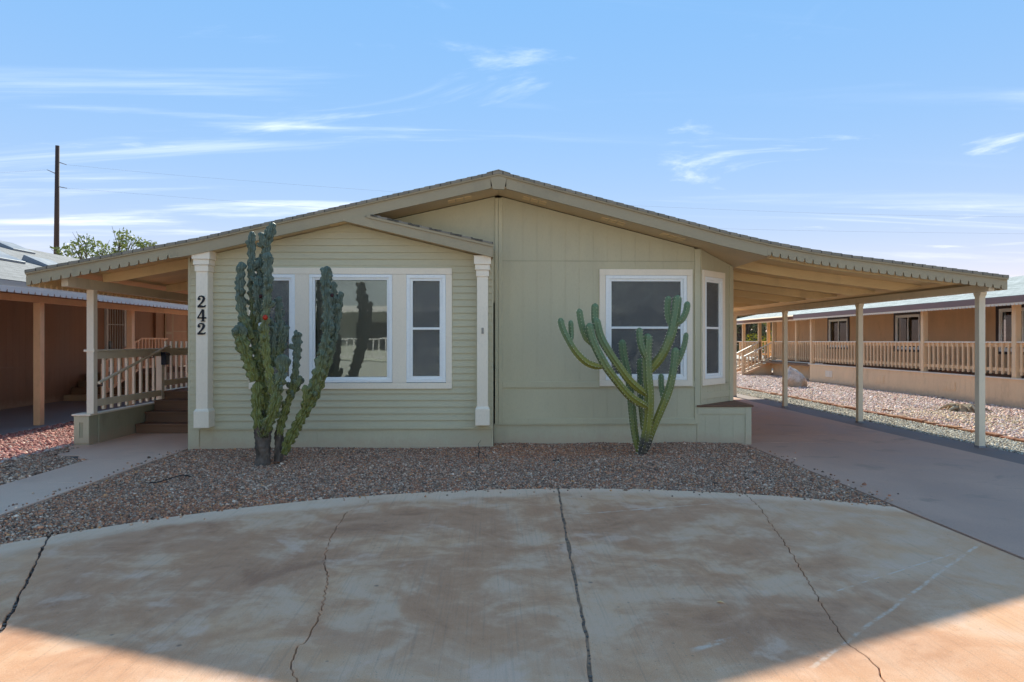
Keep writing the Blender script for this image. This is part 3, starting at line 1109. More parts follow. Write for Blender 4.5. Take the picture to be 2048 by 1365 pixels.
# ---- wall pieces
def grooved(name, x0, x1, z0, ztop, Y, parent, mat='wall', pitch=0.203, g=0.0035, M=None, phase=0.03):
    """sheet siding with vertical grooves cut 6 mm deep"""
    zt = ztop if callable(ztop) else (lambda x: ztop)
    m = MB()
    k0 = math.floor((x0 - phase) / pitch)
    cuts = [x0]
    x = (k0 + 1) * pitch + phase
    while x < x1 - 0.012:
        if x > x0 + 0.012:
            cuts.append(x)
        x += pitch
    cuts.append(x1)
    for i in range(len(cuts) - 1):
        a = cuts[i] + (g / 2 if i else 0)
        b = cuts[i + 1] - (g / 2 if i < len(cuts) - 2 else 0)
        xs_ = [a] + [q for q in (XRIDGE,) if a < q < b and callable(ztop)] + [b]
        m.prism([(a, z0), (b, z0)] + [(q, zt(q)) for q in reversed(xs_)], Y, Y + 0.02, 'xz', M)
    xs_ = [x0 + 0.001] + [q for q in (XRIDGE,) if x0 < q < x1 and callable(ztop)] + [x1 - 0.001]
    m.prism([(x0 + 0.001, z0 + 0.001), (x1 - 0.001, z0 + 0.001)] + [(q, zt(q) - 0.001) for q in reversed(xs_)], Y + 0.0035, Y + 0.034, 'xz', M)
    return m.build(name, mat, parent)


def board(name, x0, x1, z0, z1, ya, yb, parent, mat, M=None, bev=0.003):
    return MB().box(x0, x1, ya, yb, z0, z1, M).build(name, mat, parent, bev=bev)


ZS = az(522, WM)            # upper seam
ZB1, ZB0 = az(764, WM), az(776, WM)   # belt board
ZL1, ZL0 = az(838, WM), az(848, WM)   # ledge board over the skirt
XC0, XC1 = ax(990, WM), ax(1003, WM)
XR0, XR1 = ax(1389, WM), ax(1400, WM)
WX0, WX1 = ax(1198.5, WM), ax(1384, WM)
WZ0, WZ1 = az(773, WM), az(538.5, WM)
soff = lambda x: rz(x) - FB + 0.0
grooved('wall_panel', -2.6, XC0 - 0.0, ZS - 0.6, soff, WM, house)
grooved('wall_panel', XC1, XR0, ZS + 0.004, soff, WM, house)
grooved('wall_panel', XC1, WX0 + 0.03, ZB1, ZS - 0.004, WM, house)
grooved('wall_panel', WX1 - 0.03, XR0, ZB1, ZS - 0.004, WM, house)
grooved('wall_panel', WX0 + 0.03, WX1 - 0.03, WZ1 - 0.03, ZS - 0.004, WM, house)
MB().box(XC1, XR0, WM - 0.004, WM - 0.001, ZS - 0.004, ZS + 0.004).build('seam_flashing', 'porch_skirt', house)
grooved('wall_panel', XC1, XR0, ZL1, ZB0, WM, house)
grooved('skirt_panel', 0.02, 2.955, -0.1, ZL0, WM - 0.004, house, 'skirt')
board('trim_board', XC0, (XC0 + XC1) / 2 - 0.002, ZL0, rz(XRIDGE) - FB - 0.03, WM - 0.020, WM + 0.01, house, 'wall_trim')
board('trim_board', (XC0 + XC1) / 2 + 0.002, XC1 + 0.012, ZL0, rz(XRIDGE) - FB - 0.03, WM - 0.016, WM + 0.01, house, 'wall_trim')
board('trim_board', XR0, XR1 - 0.004, ZL0, soff(XR1), WM - 0.018, WM + 0.01, house, 'wall_trim')
board('belt_board', XC1 + 0.013, XR0 - 0.001, ZB0, ZB1, WM - 0.017, WM + 0.01, house, 'wall_trim')
board('ledge_board', XC1 + 0.013, XR0 - 0.001, ZL0, ZL1, WM - 0.019, WM + 0.01, house, 'wall_trim')
MB().prism([(WM - 0.026, ZL0 - 0.012), (WM - 0.026, ZL0 - 0.004), (WM - 0.003, ZL0 + 0.004), (WM - 0.003, ZL0 - 0.012)], 0.03, 2.955, 'yz').build('drip_strip', 'skirt', house)
MB().box(0.03, 3.66, WM - 0.016, WM - 0.0045, -0.06, 0.045).build('base_board', 'skirt', house)

# bay corner, turned 45 degrees
BX, BYY = XR1, WM
BAYL = (X_RIGHT - BX) * math.sqrt(2)
MBAY = Matrix.Translation((BX, BYY, 0)) @ Matrix.Rotation(math.radians(45), 4, 'Z')
U0, U1, UF0, UF1 = 0.03, 0.73, 0.10, 0.655
ztop_bay = rz(BX) - FB + 0.02
grooved('bay_panel', 0, BAYL, WZ1 - 0.02, lambda u: rz(BX + u * 0.707) - FB + 0.01, 0, house, M=MBAY)
grooved('bay_panel', U1 - 0.03, BAYL, WZ0 - 0.0, WZ1 - 0.021, 0, house, M=MBAY)
grooved('bay_panel', 0, BAYL, 0.5, WZ0 + 0.02, 0, house, M=MBAY)
board('trim_board', BAYL - 0.12, BAYL + 0.004, 0.5, soff(X_RIGHT) + 0.0, -0.018, 0.01, house, 'wall_trim', MBAY)
board('trim_board', -0.004, 0.028, 0.5, soff(BX) + 0.0, -0.016, 0.01, house, 'wall_trim', MBAY)
board('belt_board', 0.03, BAYL - 0.122, WZ0 - 0.20, WZ0 - 0.11, -0.012, 0.01, house, 'wall_trim', MBAY)
# corner deck under the bay
ZD = az(812, WM)
tri = [(BX - 0.05, WM - 0.012), (X_RIGHT + 0.005, WM - 0.012), (X_RIGHT + 0.005, WM + 0.76)]
grooved('skirt_panel', BX - 0.045, X_RIGHT, -0.1, ZD - 0.025, WM - 0.012, house, 'skirt')
MB().box(X_RIGHT - 0.075, X_RIGHT + 0.012, WM - 0.024, WM - 0.0125, -0.1, ZD - 0.026).build('trim_board', 'skirt', house)
MB().box(BX - 0.04, X_RIGHT - 0.076, WM - 0.022, WM - 0.0125, ZD - 0.125, ZD - 0.027).build('trim_board', 'skirt', house)
MSIDE = Matrix.Translation((X_RIGHT, WM, 0)) @ Matrix.Rotation(math.radians(90), 4, 'Z')
grooved('skirt_panel', 0.0, YEND - WM, -0.1, ZD - 0.026, -0.006, house, 'skirt', M=MSIDE)
dk = MB().prism([(BX - 0.06, WM - 0.035), (X_RIGHT + 0.04, WM - 0.035), (X_RIGHT + 0.04, WM + 0.80)], ZD - 0.024, ZD + 0.004, 'xy')
dk.build('corner_deck', 'brown_deck', house, bev=0.004)
# long side walls and rear
MR = Matrix.Translation((X_RIGHT, WM + (X_RIGHT - BX), 0)) @ Matrix.Rotation(math.radians(90), 4, 'Z')
grooved('side_wall', 0.004, YEND - WM - 0.8, ZD - 0.05, soff(X_RIGHT) + 0.12, 0, house, M=MR)
ML = Matrix.Translation((X_LEFT, WB, 0)) @ Matrix.Rotation(math.radians(90), 4, 'Z')
MB().box(0, YEND - WB, 0.0, 0.03, -0.1, soff(X_LEFT) + 0.15, ML).build('side_wall', 'wall', house)
MB().box(X_LEFT, X_RIGHT, YEND - 0.1, YEND - 0.05, -0.1, 2.6).build('rear_wall', 'wall', house)
MB().prism([(X_LEFT, 2.6)] + prof(X_LEFT, X_RIGHT, 0.05) + [(X_RIGHT, 2.6)], YEND - 0.1, YEND - 0.05, 'xz').build('rear_gable', 'wall', house)
MB().box(X_LEFT + 0.05, X_RIGHT - 0.05, 11.2, YEND - 0.2, 0.60, 0.62).build('interior_floor', 'dark_room', house)

# ---- bump-out with lap siding and its own little gable
BT = [at(739.5, 429.7, FY - 0.03), at(986, 486.6, FY - 0.03)]
BB = [at(686, 442, FY - 0.03), at(984.5, 514.5, FY - 0.03)]
slopeb = (BT[1].z - BT[0].z) / (BT[1].x - BT[0].x)
bz_top = lambda x: BT[0].z + slopeb * (x - BT[0].x)
bz_bot = lambda x: BB[0].z + (BB[1].z - BB[0].z) / (BB[1].x - BB[0].x) * (x - BB[0].x)
XBR = BT[1].x                    # right end of the little gable
XBW = ax(986, WB)                # right end of the bump-out wall
_q = np.linspace(BT[0].x - 0.5, BT[0].x + 0.3, 400)
XJ = float(_q[np.argmin([abs(bz_top(q) - (rz(q) - FB)) for q in _q])])       # where its top edge runs into the main rake board
poly = [(BB[0].x, BB[0].z), (BB[1].x, BB[1].z), (XBR, bz_top(XBR) - 0.05), (XJ + 0.004, bz_top(XJ + 0.004) - 0.05), (XJ - 0.10, rz(XJ - 0.10) - FB + 0.012), (BB[0].x - 0.004, BB[0].z + 0.012)]
MB().prism(poly, FY - 0.034, FY - 0.001, 'xz').build('gable_board', 'fascia', house)
MB().prism([(XJ - 0.06, bz_top(XJ - 0.06) - 0.049), (XBR + 0.008, bz_top(XBR) - 0.052), (XBR + 0.008, bz_top(XBR) + 0.0), (XJ, bz_top(XJ))],
           FY - 0.05, FY - 0.0345, 'xz').build('drip_board', 'fascia', house)
tp = []
nst = 12
xa0 = XJ + 0.01
for k in range(nst):
    a, b = xa0 + (XBR - xa0) * k / nst, xa0 + (XBR - xa0) * (k + 1) / nst
    tp += [(a, bz_top(a) + 0.002), (b, bz_top(b) + 0.012)]
MB().prism(tp + [(XBR, bz_top(XBR) - 0.02), (xa0, bz_top(xa0) - 0.02)], FY - 0.055, WM - 0.001, 'xz').build('gable_roof', 'roof_main', house, uv=lambda c: (c[1], c[0]))
MB().prism([(BB[0].x, BB[0].z + 0.012), (XBR, bz_bot(XBR) + 0.012), (XBR, bz_bot(XBR) + 0.028), (BB[0].x, BB[0].z + 0.028)], FY - 0.001, WM - 0.002, 'xz').build('soffit', 'soffit', house)
MB().box(XBR - 0.02, XBR, FY, WM - 0.003, bz_bot(XBR) + 0.01, bz_top(XBR) - 0.022).build('gable_end_board', 'fascia', house)
# lap boards
zl = az(855, WB, 600)
z1 = zl
PITCH = 0.0925
mb_slope_x = lambda z: np.interp(z, RZ[:3], RX[:3])     # left roof line x at height z


def wall_top(x):
    return min(rz(x) - FB, bz_bot(x)) + 0.004


OP0, OP1 = ax(499, WB), ax(904, WB)          # window group opening
OZ0, OZ1 = az(777.5, WB), az(537.6, WB)
xa_all, xb_all = X_LEFT + 0.005, XBW - 0.012
_xs = np.linspace(xa_all, xb_all, 400)
WTOP = max(wall_top(x) for x in _xs)


def lap_piece(a, b, za, zb, full=PITCH):
    xs_ = np.linspace(a, b, 240)

    def span(z):
        ok = [x for x in xs_ if wall_top(x) >= z - 1e-4]
        return (ok[0], ok[-1]) if ok else None
    s0, s1 = span(za), span(zb)
    if s0 is None:
        return
    if s1 is None:
        c = 0.5 * (s0[0] + s0[1])
        s1 = (c, c + 0.01)
    yb_, yt_ = WB - 0.018, WB - 0.018 + 0.015 * min(1.0, (zb - za) / full)
    MB().add([(s0[0], yb_, za), (s0[1], yb_, za), (s1[1], yt_, zb), (s1[0], yt_, zb),
              (s0[0], WB + 0.02, za), (s0[1], WB + 0.02, za), (s1[1], WB + 0.02, zb), (s1[0], WB + 0.02, zb)],
             [(0, 1, 2, 3), (5, 4, 7, 6), (0, 4, 5, 1), (1, 5, 6, 2), (2, 6, 7, 3), (3, 7, 4, 0)]).build('lap_board', 'lap', house)


while z1 < WTOP - 0.01:
    za, zb = z1, min(z1 + PITCH, WTOP)
    if za < OZ1 - 0.01 and zb > OZ0 + 0.01:
        lap_piece(xa_all, OP0 + 0.02, za, zb)
        lap_piece(OP1 - 0.02, xb_all, za, zb)
        if za < OZ0:
            lap_piece(OP0 + 0.0205, OP1 - 0.0205, za, OZ0 + 0.008)
        if zb > OZ1:
            lap_piece(OP0 + 0.0205, OP1 - 0.0205, OZ1 - 0.008, zb)
    else:
        lap_piece(xa_all, xb_all, za, zb)
    z1 += PITCH
# bump-out skirt, ledge, side return
grooved('skirt_panel', X_LEFT + 0.0, XBW - 0.0, -0.1, zl - 0.03, WB + 0.002, house, 'skirt')
board('ledge_board', X_LEFT, XBW - 0.001, zl - 0.03, zl - 0.001, WB - 0.02, WB + 0.02, house, 'wall_trim')
MB().box(X_LEFT - 0.004, ax(399, WB), WB - 0.016, WB + 0.0015, -0.1, zl - 0.031).build('trim_board', 'skirt', house)
MB().box(ax(399, WB) + 0.001, XBW - 0.001, WB - 0.013, WB + 0.0015, -0.06, 0.055).build('base_board', 'skirt', house)
MB().box(XBW - 0.012, XBW + 0.004, WB - 0.014, WM + 0.002, -0.1, 2.75).build('corner_board', 'wall_trim', house)
# window surround
board('window_trim', OP0, OP1, az(550, WB), OZ1, WB - 0.034, WB + 0.02, house, 'cream')
board('window_trim', OP0, OP1, OZ0, az(766, WB), WB - 0.034, WB + 0.02, house, 'cream')
for a, b in ((499, 513), (591.2, 619), (785.3, 813), (892, 904)):
    board('window_trim', ax(a, WB), ax(b, WB), az(766, WB) + 0.001, az(550, WB) - 0.001, WB - 0.032, WB + 0.02, house, 'cream')


# ---- windows
def window(parent, u0, u1, z0, z1, M, hung, fw=0.05, screen=True, glass='glass', blind=True, mat='white', sub=0.035, pitch=0.034):
    """u along the wall, v into the wall; M places it"""
    w = MB()
    for (a, b, c, d) in ((u0, u1, z1 - fw, z1), (u0, u1, z0, z0 + fw), (u0, u0 + fw, z0 + fw, z1 - fw), (u1 - fw, u1, z0 + fw, z1 - fw)):
        w.box(a, b, -0.030, 0.06, c, d, M)
    fr = w.build('window', mat, parent, bev=0.004)
    i0, i1, j0, j1 = u0 + fw, u1 - fw, z0 + fw, z1 - fw
    s_ = MB()
    q = sub
    for (a, b, c, d) in ((i0, i1, j1 - q, j1), (i0, i1, j0, j0 + q), (i0, i0 + q, j0 + q, j1 - q), (i1 - q, i1, j0 + q, j1 - q)):
        s_.box(a, b, -0.012, 0.045, c, d, M)
    s_.build('sash', mat, fr, bev=0.003)
    i0, i1, j0, j1 = i0 + q, i1 - q, j0 + q, j1 - q
    zm = (j0 + j1) / 2
    if hung == 'h':
        MB().box(i0, i1, -0.010, 0.04, zm - 0.016, zm + 0.016, M).build('meeting_rail', mat, fr, bev=0.003)
        for c, d in ((j0, zm - 0.016), (zm + 0.016, j1)):
            MB().box(i0, i1, 0.014, 0.018, c, d, M).build('pane', glass, fr)
        if screen:
            MB().box(i0 + 0.001, i1 - 0.001, 0.004, 0.005, j0, zm - 0.017, M).build('insect_screen', 'screen', fr)
            MB().box(i0 + 0.001, i1 - 0.001, 0.004, 0.005, zm + 0.017, j1, M).build('insect_screen', 'screen', fr)
    elif hung == 'v':
        um = (i0 + i1) / 2
        MB().box(um - 0.02, um + 0.02, -0.010, 0.04, j0, j1, M).build('meeting_rail', mat, fr)
        for c, d in ((i0, um - 0.02), (um + 0.02, i1)):
            MB().box(c, d, 0.014, 0.018, j0, j1, M).build('pane', glass, fr)
    else:
        MB().box(i0, i1, 0.014, 0.018, j0, j1, M).build('pane', glass, fr)
    if blind:
        b_ = MB()
        z = j0 + 0.004
        while z < j1:
            a0, a1 = z, min(z + pitch * 1.12, j1)
            b_.add([M @ Vector(p) for p in ((i0, 0.075, a0), (i1, 0.075, a0), (i1, 0.094, a1), (i0, 0.094, a1))], [(0, 1, 2, 3)])
            z += pitch
        b_.build('blind', 'blind', fr, kind='stuff', recalc=False)
    else:
        MB().box(i0, i1, 0.10, 0.11, j0, j1, M).build('dark_room', 'dark_room', fr)
    return fr


MW = Matrix.Translation((0, WB, 0))
window(house, ax(513, WB), ax(591, WB), az(765, WB), az(550.4, WB), MW, 'h')
window(house, ax(619.2, WB), ax(785, WB), az(765, WB), az(550.4, WB), MW, '', fw=0.045, sub=0.03)
window(house, ax(813.2, WB), ax(891.7, WB), az(765, WB), az(550.4, WB), MW, 'h')
MWM = Matrix.Translation((0, WM, 0))
board('window_trim', WX0, WX1, az(550.5, WM), WZ1, WM - 0.034, WM + 0.02, house, 'cream')
board('window_trim', WX0, WX1, WZ0, az(761, WM), WM - 0.034, WM + 0.02, house, 'cream')
board('window_trim', WX0, ax(1210.6, WM), az(761, WM) + 0.001, az(550.5, WM) - 0.001, WM - 0.032, WM + 0.02, house, 'cream')
board('window_trim', ax(1373, WM), WX1, az(761, WM) + 0.001, az(550.5, WM) - 0.001, WM - 0.032, WM + 0.02, house, 'cream')
window(house, ax(1211, WM), ax(1372.6, WM), az(761, WM) + 0.002, az(550.5, WM) - 0.002, MWM, 'h')
# bay window
board('window_trim', U0, U1, az(551, WM), WZ1, -0.034, 0.02, house, 'cream', MBAY)
board('window_trim', U0, U1, WZ0, az(760, WM), -0.034, 0.02, house, 'cream', MBAY)
board('window_trim', U0, UF0, az(760, WM) + 0.001, az(551, WM) - 0.001, -0.032, 0.02, house, 'cream', MBAY)
board('window_trim', UF1, U1, az(760, WM) + 0.001, az(551, WM) - 0.001, -0.032, 0.02, house, 'cream', MBAY)
window(house, UF0 + 0.002, UF1 - 0.002, az(760, WM) + 0.002, az(551, WM) - 0.002, MBAY, 'h', fw=0.045, sub=0.03)


# ---- columns with capital, shaft and base
def column(x0, x1, yc, zb, zt, parent):
    w = x1 - x0
    c = MB()
    zs0, zs1 = zb + 0.25, zt - 0.28
    c.box(x0, x1, yc, WB - 0.005, zs0 - 0.02, zs1 + 0.02)
    o = c.build('column', 'cream', parent, bev=0.004)
    e = 0.022
    b_ = MB()
    b_.box(x0 - e, x1 + e, yc - e, WB - 0.006, zb, zb + 0.22)
    b_.build('column_base', 'cream', o, bev=0.003)
    tp_ = MB()
    n = len(tp_.v)
    zq = zb + 0.2205
    tp_.add([(x0 - e, yc - e, zq), (x1 + e, yc - e, zq), (x1 + e, WB - 0.006, zq), (x0 - e, WB - 0.006, zq),
             (x0 + .001, yc + .001, zq + 0.035), (x1 - .001, yc + .001, zq + 0.035), (x1 - .001, WB - 0.006, zq + 0.035), (x0 + .001, WB - 0.006, zq + 0.035)],
            [(0, 3, 2, 1), (4, 5, 6, 7), (0, 1, 5, 4), (1, 2, 6, 5), (2, 3, 7, 6), (3, 0, 4, 7)])
    tp_.build('base_cap', 'cream', o)
    for k, (e_, a, b) in enumerate(((0.012, zs1, zs1 + 0.085), (0.026, zs1 + 0.087, zs1 + 0.16), (0.04, zs1 + 0.162, zt))):
        MB().box(x0 - e_, x1 + e_, yc - e_, WB - 0.004, a, b).build('capital_tier', 'cream', o, bev=0.003)
    return o


YC = WB - 0.19
colL = column(ax(391.6, YC), ax(415.3, YC), YC, az(854, YC), az(508, YC) + 0.03, house)
colR = column(ax(954, YC), ax(976, YC), YC, az(851, YC), az(512, YC) - 0.0, house)
MB().box(ax(963, YC), ax(967.5, YC), YC - 0.012, YC - 0.0005, az(668, YC), az(656, YC)).build('hook_mark', 'mark_grey', colR, bev=0.003)


# house number: bold serif digits cut from plate
def ribbon(pts):
    """(x, z, w, nx, nz) variable-width stroke outline as list of quads"""
    L, Rr = [], []
    for i, (x, z, w) in enumerate(pts):
        x0, z0, _ = pts[max(i - 1, 0)]
        x1, z1_, _ = pts[min(i + 1, len(pts) - 1)]
        d = math.hypot(x1 - x0, z1_ - z0)
        nx, nz = -(z1_ - z0) / d, (x1 - x0) / d
        L.append((x + nx * w / 2, z + nz * w / 2))
        Rr.append((x - nx * w / 2, z - nz * w / 2))
    return L, Rr


def digit(ch, x, z, h, parent):
    m = MB()
    y0, y1 = YC - 0.014, YC - 0.001
    S = lambda p: (x + p[0] * h, z + p[1] * h)

    def stroke(pts):
        L, Rr = ribbon(pts)
        for i in range(len(L) - 1):
            m.prism([S(L[i]), S(L[i + 1]), S(Rr[i + 1]), S(Rr[i])], y0, y1, 'xz')

    def blob(cx, cz, r):
        m.prism([S((cx + r * math.cos(a * math.pi / 6), cz + r * math.sin(a * math.pi / 6))) for a in range(12)], y0 - 0.0005, y1, 'xz')
    if ch == '2':
        blob(0.15, 0.72, 0.115)
        cen = [(0.08, 0.74, 0.06), (0.11, 0.86, 0.075), (0.22, 0.95, 0.09), (0.36, 0.965, 0.12), (0.50, 0.90, 0.17), (0.555, 0.76, 0.20), (0.50, 0.60, 0.18),
               (0.38, 0.42, 0.13), (0.24, 0.27, 0.11), (0.10, 0.12, 0.09)]
        stroke(cen)
        stroke([(0.03, 0.085, 0.17), (0.30, 0.10, 0.19), (0.48, 0.075, 0.15), (0.60, 0.09, 0.13), (0.69, 0.20, 0.06)])
    else:
        stroke([(0.44, 0.99, 0.13), (0.24, 0.64, 0.085), (0.045, 0.33, 0.07)])
        stroke([(0.01, 0.30, 0.125), (0.72, 0.30, 0.125)])
        stroke([(0.47, 0.99, 0.17), (0.47, 0.05, 0.17)])
        stroke([(0.30, 0.035, 0.07), (0.64, 0.035, 0.07)])
    return m.build('digit', 'black', parent)


for ch, yt, yb in (('2', 593, 616.5), ('4', 620, 644), ('2', 647, 670)):
    h = az(yt, YC) - az(yb, YC)
    digit(ch, ax(395, YC), az(yb, YC), h, colL)


# ------------------------------------------------------------------ carport
carport = thing('carport', 'open carport on four slim tan posts with a scalloped edge', 'carport', (6.9, 9.47, 0))
XE = RX[-1]


def scallop_board(x0, x1, top, bot, y0, y1, zfun, pitch=0.114, half=0.015, depth=0.055, start=0.06):
    """board under a sloping edge with V notches cut into its lower edge; returns polygon in xz"""
    pts = []
    x = x0
    low = [(x0, zfun(x0) - bot)]
    c = x0 + start
    while c < x1 - 0.03:
        zc = zfun(c) - bot
        low += [(c - half, zfun(c - half) - bot + 0.004), (c - 0.004, zc + depth), (c + 0.004, zc + depth), (c + half, zfun(c + half) - bot + 0.004)]
        mid = c + pitch / 2
        if mid < x1 - 0.01:
            low.append((mid, zfun(mid) - bot))
        c += pitch
    low.append((x1, zfun(x1) - bot))
    return [(q, zfun(q) - top) for q in [x0] + [v for v in RX if x0 < v < x1] + [x1]] + list(reversed(low))


roof_skin('roof', X_KR + 0.002, XE, FY - 0.03, YEND, carport)
MB().prism(strip(X_KR + 0.001, XE, 0.002, DRIP), FY - 0.022, FY, 'xz').build('drip_board', 'fascia', carport)
MB().prism(scallop_board(X_KR + 0.001, XE, 0.004, 0.192, FY, FY + 0.03, rz), FY + 0.001, FY + 0.028, 'xz').build('scalloped_board', 'fascia', carport)
# scalloped eave along the right side
ze = rz(XE)


def eave_scallop(x, z_top, z_bot, y0, y1, parent, mat, name, thick=0.028, pitch=0.114, depth=0.05, half=0.02):
    low = [(y0, z_bot)]
    c = y0 + 0.06
    while c < y1 - 0.05:
        low += [(c - half, z_bot), (c - 0.004, z_bot + depth), (c + 0.004, z_bot + depth), (c + half, z_bot)]
        c += pitch
    low.append((y1, z_bot))
    poly_ = low + [(y1, z_top), (y0, z_top)]
    return MB().prism(poly_, x, x + thick, 'yz').build(name, mat, parent)


eave_scallop(XE - 0.028, ze - 0.037, ze - 0.192, FY + 0.0285, YEND, carport, 'fascia', 'eave_board')
MB().prism(strip(X_KR + 0.002, XE - 0.03, 0.036, 0.05), FY + 0.03, YEND, 'xz').build('ceiling', 'wood_cream', carport)
bx = lambda y: 6.90 - (y - 9.47) * 0.042
ZP = 2.19
Y_R = [9.42 + 1.22 * k for k in range(10)]
for y in Y_R:
    xe = bx(y) - 0.05
    x_s = X_RIGHT + 0.01 if y > WM + 0.7 else X_KR + 0.08
    xs_ = [x_s] + [v for v in RX if x_s < v < xe] + [xe]
    low_ = [(xe, rz(xe) - 0.085), (xe - 0.10, rz(xe - 0.10) - 0.10), (xe - 0.42, rz(xe - 0.42) - 0.185)] + [(v, rz(v) - 0.19) for v in reversed([x_s] + [v for v in RX if x_s < v < xe - 0.45])]
    p = [(v, rz(v) - 0.051) for v in xs_] + low_
    MB().prism(p, y, y + 0.04, 'xz').build('rafter', 'wood_cream', carport, bev=0.003)
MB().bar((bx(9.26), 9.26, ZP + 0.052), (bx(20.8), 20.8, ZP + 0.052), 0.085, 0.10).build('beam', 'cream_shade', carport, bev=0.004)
ppost = None
for y in (9.47, 12.42, 15.35, 18.25):
    m = MB()
    x = bx(9.47)
    m.box(x - 0.045, x + 0.045, 9.425, 9.515, -0.01, ZP - 0.001)
    if ppost is None:
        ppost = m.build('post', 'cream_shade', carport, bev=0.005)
        pcaps = []
        for sgn in (-1, 1):
            pcaps.append(MB().prism([(9.47 + sgn * 0.0455, ZP - 0.001), (9.47 + sgn * 0.075, ZP - 0.001), (9.47 + sgn * 0.072, ZP - 0.03), (9.47 + sgn * 0.0455, ZP - 0.07)],
                                    x - 0.046, x + 0.046, 'yz').build('bracket', 'cream_shade', ppost, bev=0.003))
        pbase = MB().box(x - 0.05, x + 0.05, 9.42, 9.52, -0.01, 0.02).build('post_foot', 'steel', ppost)
    else:
        c = instance(ppost, carport, (bx(y) - bx(9.47), y - 9.47, 0))
        for ch in pcaps + [pbase]:
            d = ch.copy()
            COL.objects.link(d)
            d.parent = c

# ------------------------------------------------------------------ entry porch on the left
porch = thing('entry_porch', 'covered entry porch with cream railing, brown steps and scalloped roof edge', 'porch', (-5.8, 9.8, 0))
XPL = RX[0]
roof_skin('roof', XPL, X_KL - 0.002, FY - 0.03, YEND, porch)
MB().prism(strip(XPL, X_KL - 0.001, 0.002, DRIP), FY - 0.022, FY, 'xz').build('drip_board', 'fascia', porch)
xsc = at(355, 484, FY).x
MB().prism(strip(xsc, X_KL - 0.001, 0.004, FB), FY + 0.001, FY + 0.029, 'xz').build('rake_board', 'fascia', porch)
MB().prism(scallop_board(XPL, xsc - 0.001, 0.004, 0.20, FY, FY + 0.03, rz, pitch=0.127, start=0.07), FY + 0.001, FY + 0.028, 'xz').build('scalloped_board', 'fascia', porch)
eave_scallop(XPL, rz(XPL) - 0.037, rz(XPL) - 0.205, FY + 0.0285, YEND, porch, 'wood_cream', 'eave_board', pitch=0.127)
MB().prism(strip(XPL + 0.03, X_LEFT - 0.004, 0.036, 0.05), FY + 0.03, YEND, 'xz').build('ceiling', 'wood_cream', porch)
for y in (10.15, 12.1, 14.05, 16.0, 17.95, 19.9):
    xe = -5.70
    xs_ = [xe] + [v for v in RX if xe < v < X_LEFT] + [X_LEFT - 0.005]
    p = [(v, rz(v) - 0.051) for v in xs_] + [(X_LEFT - 0.005, rz(X_LEFT) - 0.20), (xe + 0.22, rz(xe + 0.22) - 0.19), (xe, rz(xe) - 0.16)]
    MB().prism(p, y, y + 0.04, 'xz').build('rafter', 'wood_cream', porch, bev=0.003)
PX, PYF = -5.76, 9.86          # post centre line and the first post
ZPB = 2.235
MB().box(PX - 0.045, PX + 0.045, 9.36, 20.6, ZPB, ZPB + 0.14).build('beam', 'cream_shade', porch, bev=0.004)
# pedestal and low side wall
_before = set(COL.objects)
ZLD = 0.455
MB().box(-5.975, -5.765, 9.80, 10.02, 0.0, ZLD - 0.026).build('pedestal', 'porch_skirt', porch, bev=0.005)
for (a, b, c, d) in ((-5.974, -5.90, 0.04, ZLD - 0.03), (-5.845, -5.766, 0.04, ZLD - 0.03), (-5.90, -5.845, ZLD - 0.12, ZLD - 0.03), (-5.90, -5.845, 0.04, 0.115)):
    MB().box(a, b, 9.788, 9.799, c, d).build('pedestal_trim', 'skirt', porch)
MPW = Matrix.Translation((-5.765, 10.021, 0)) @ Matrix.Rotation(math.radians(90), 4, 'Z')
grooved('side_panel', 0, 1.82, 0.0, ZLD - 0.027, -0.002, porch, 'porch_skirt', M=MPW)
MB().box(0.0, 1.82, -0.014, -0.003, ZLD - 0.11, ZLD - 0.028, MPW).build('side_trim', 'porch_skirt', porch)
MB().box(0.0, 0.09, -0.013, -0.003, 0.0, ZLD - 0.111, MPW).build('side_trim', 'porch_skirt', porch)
MB().box(-6.0, -5.735, 9.775, 10.03, ZLD - 0.025, ZLD).build('ledge_cap', 'cream', porch, bev=0.004)
MB().box(-5.85, -5.735, 10.031, 11.86, ZLD - 0.025, ZLD).build('ledge_cap', 'cream', porch, bev=0.004)
MB().box(-5.85, -5.735, 11.95, 17.0, 0.60, 0.63).build('ledge_cap', 'cream', porch, bev=0.004)
# posts
MB().box(PX - 0.05, PX + 0.05, PYF - 0.05, PYF + 0.05, ZLD + 0.001, ZPB - 0.001).build('post', 'cream', porch, bev=0.005)
MB().box(PX - 0.05, PX + 0.05, 15.0, 15.1, 0.6, ZPB - 0.001).build('post', 'cream', porch, bev=0.005)
MB().box(PX - 0.05, PX + 0.05, 11.83, 11.93, 0.30, 1.33).build('rail_post', 'cream', porch, bev=0.004)
ZT = 1.375
MB().box(PX - 0.085, PX + 0.065, PYF - 0.06, PYF + 0.052, ZT - 0.03, ZT + 0.002).build('rail_collar', 'cream', porch, bev=0.003)
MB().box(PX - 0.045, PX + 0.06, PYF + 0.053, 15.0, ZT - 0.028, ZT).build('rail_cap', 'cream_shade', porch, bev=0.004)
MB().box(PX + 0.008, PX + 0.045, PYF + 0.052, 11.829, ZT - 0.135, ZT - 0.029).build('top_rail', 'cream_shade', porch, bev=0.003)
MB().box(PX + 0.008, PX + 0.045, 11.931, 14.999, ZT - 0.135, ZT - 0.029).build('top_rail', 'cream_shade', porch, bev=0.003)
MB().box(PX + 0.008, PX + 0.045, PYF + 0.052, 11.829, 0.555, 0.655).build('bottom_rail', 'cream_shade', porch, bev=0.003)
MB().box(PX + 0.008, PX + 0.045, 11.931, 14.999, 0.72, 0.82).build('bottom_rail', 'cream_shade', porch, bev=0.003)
bal = None
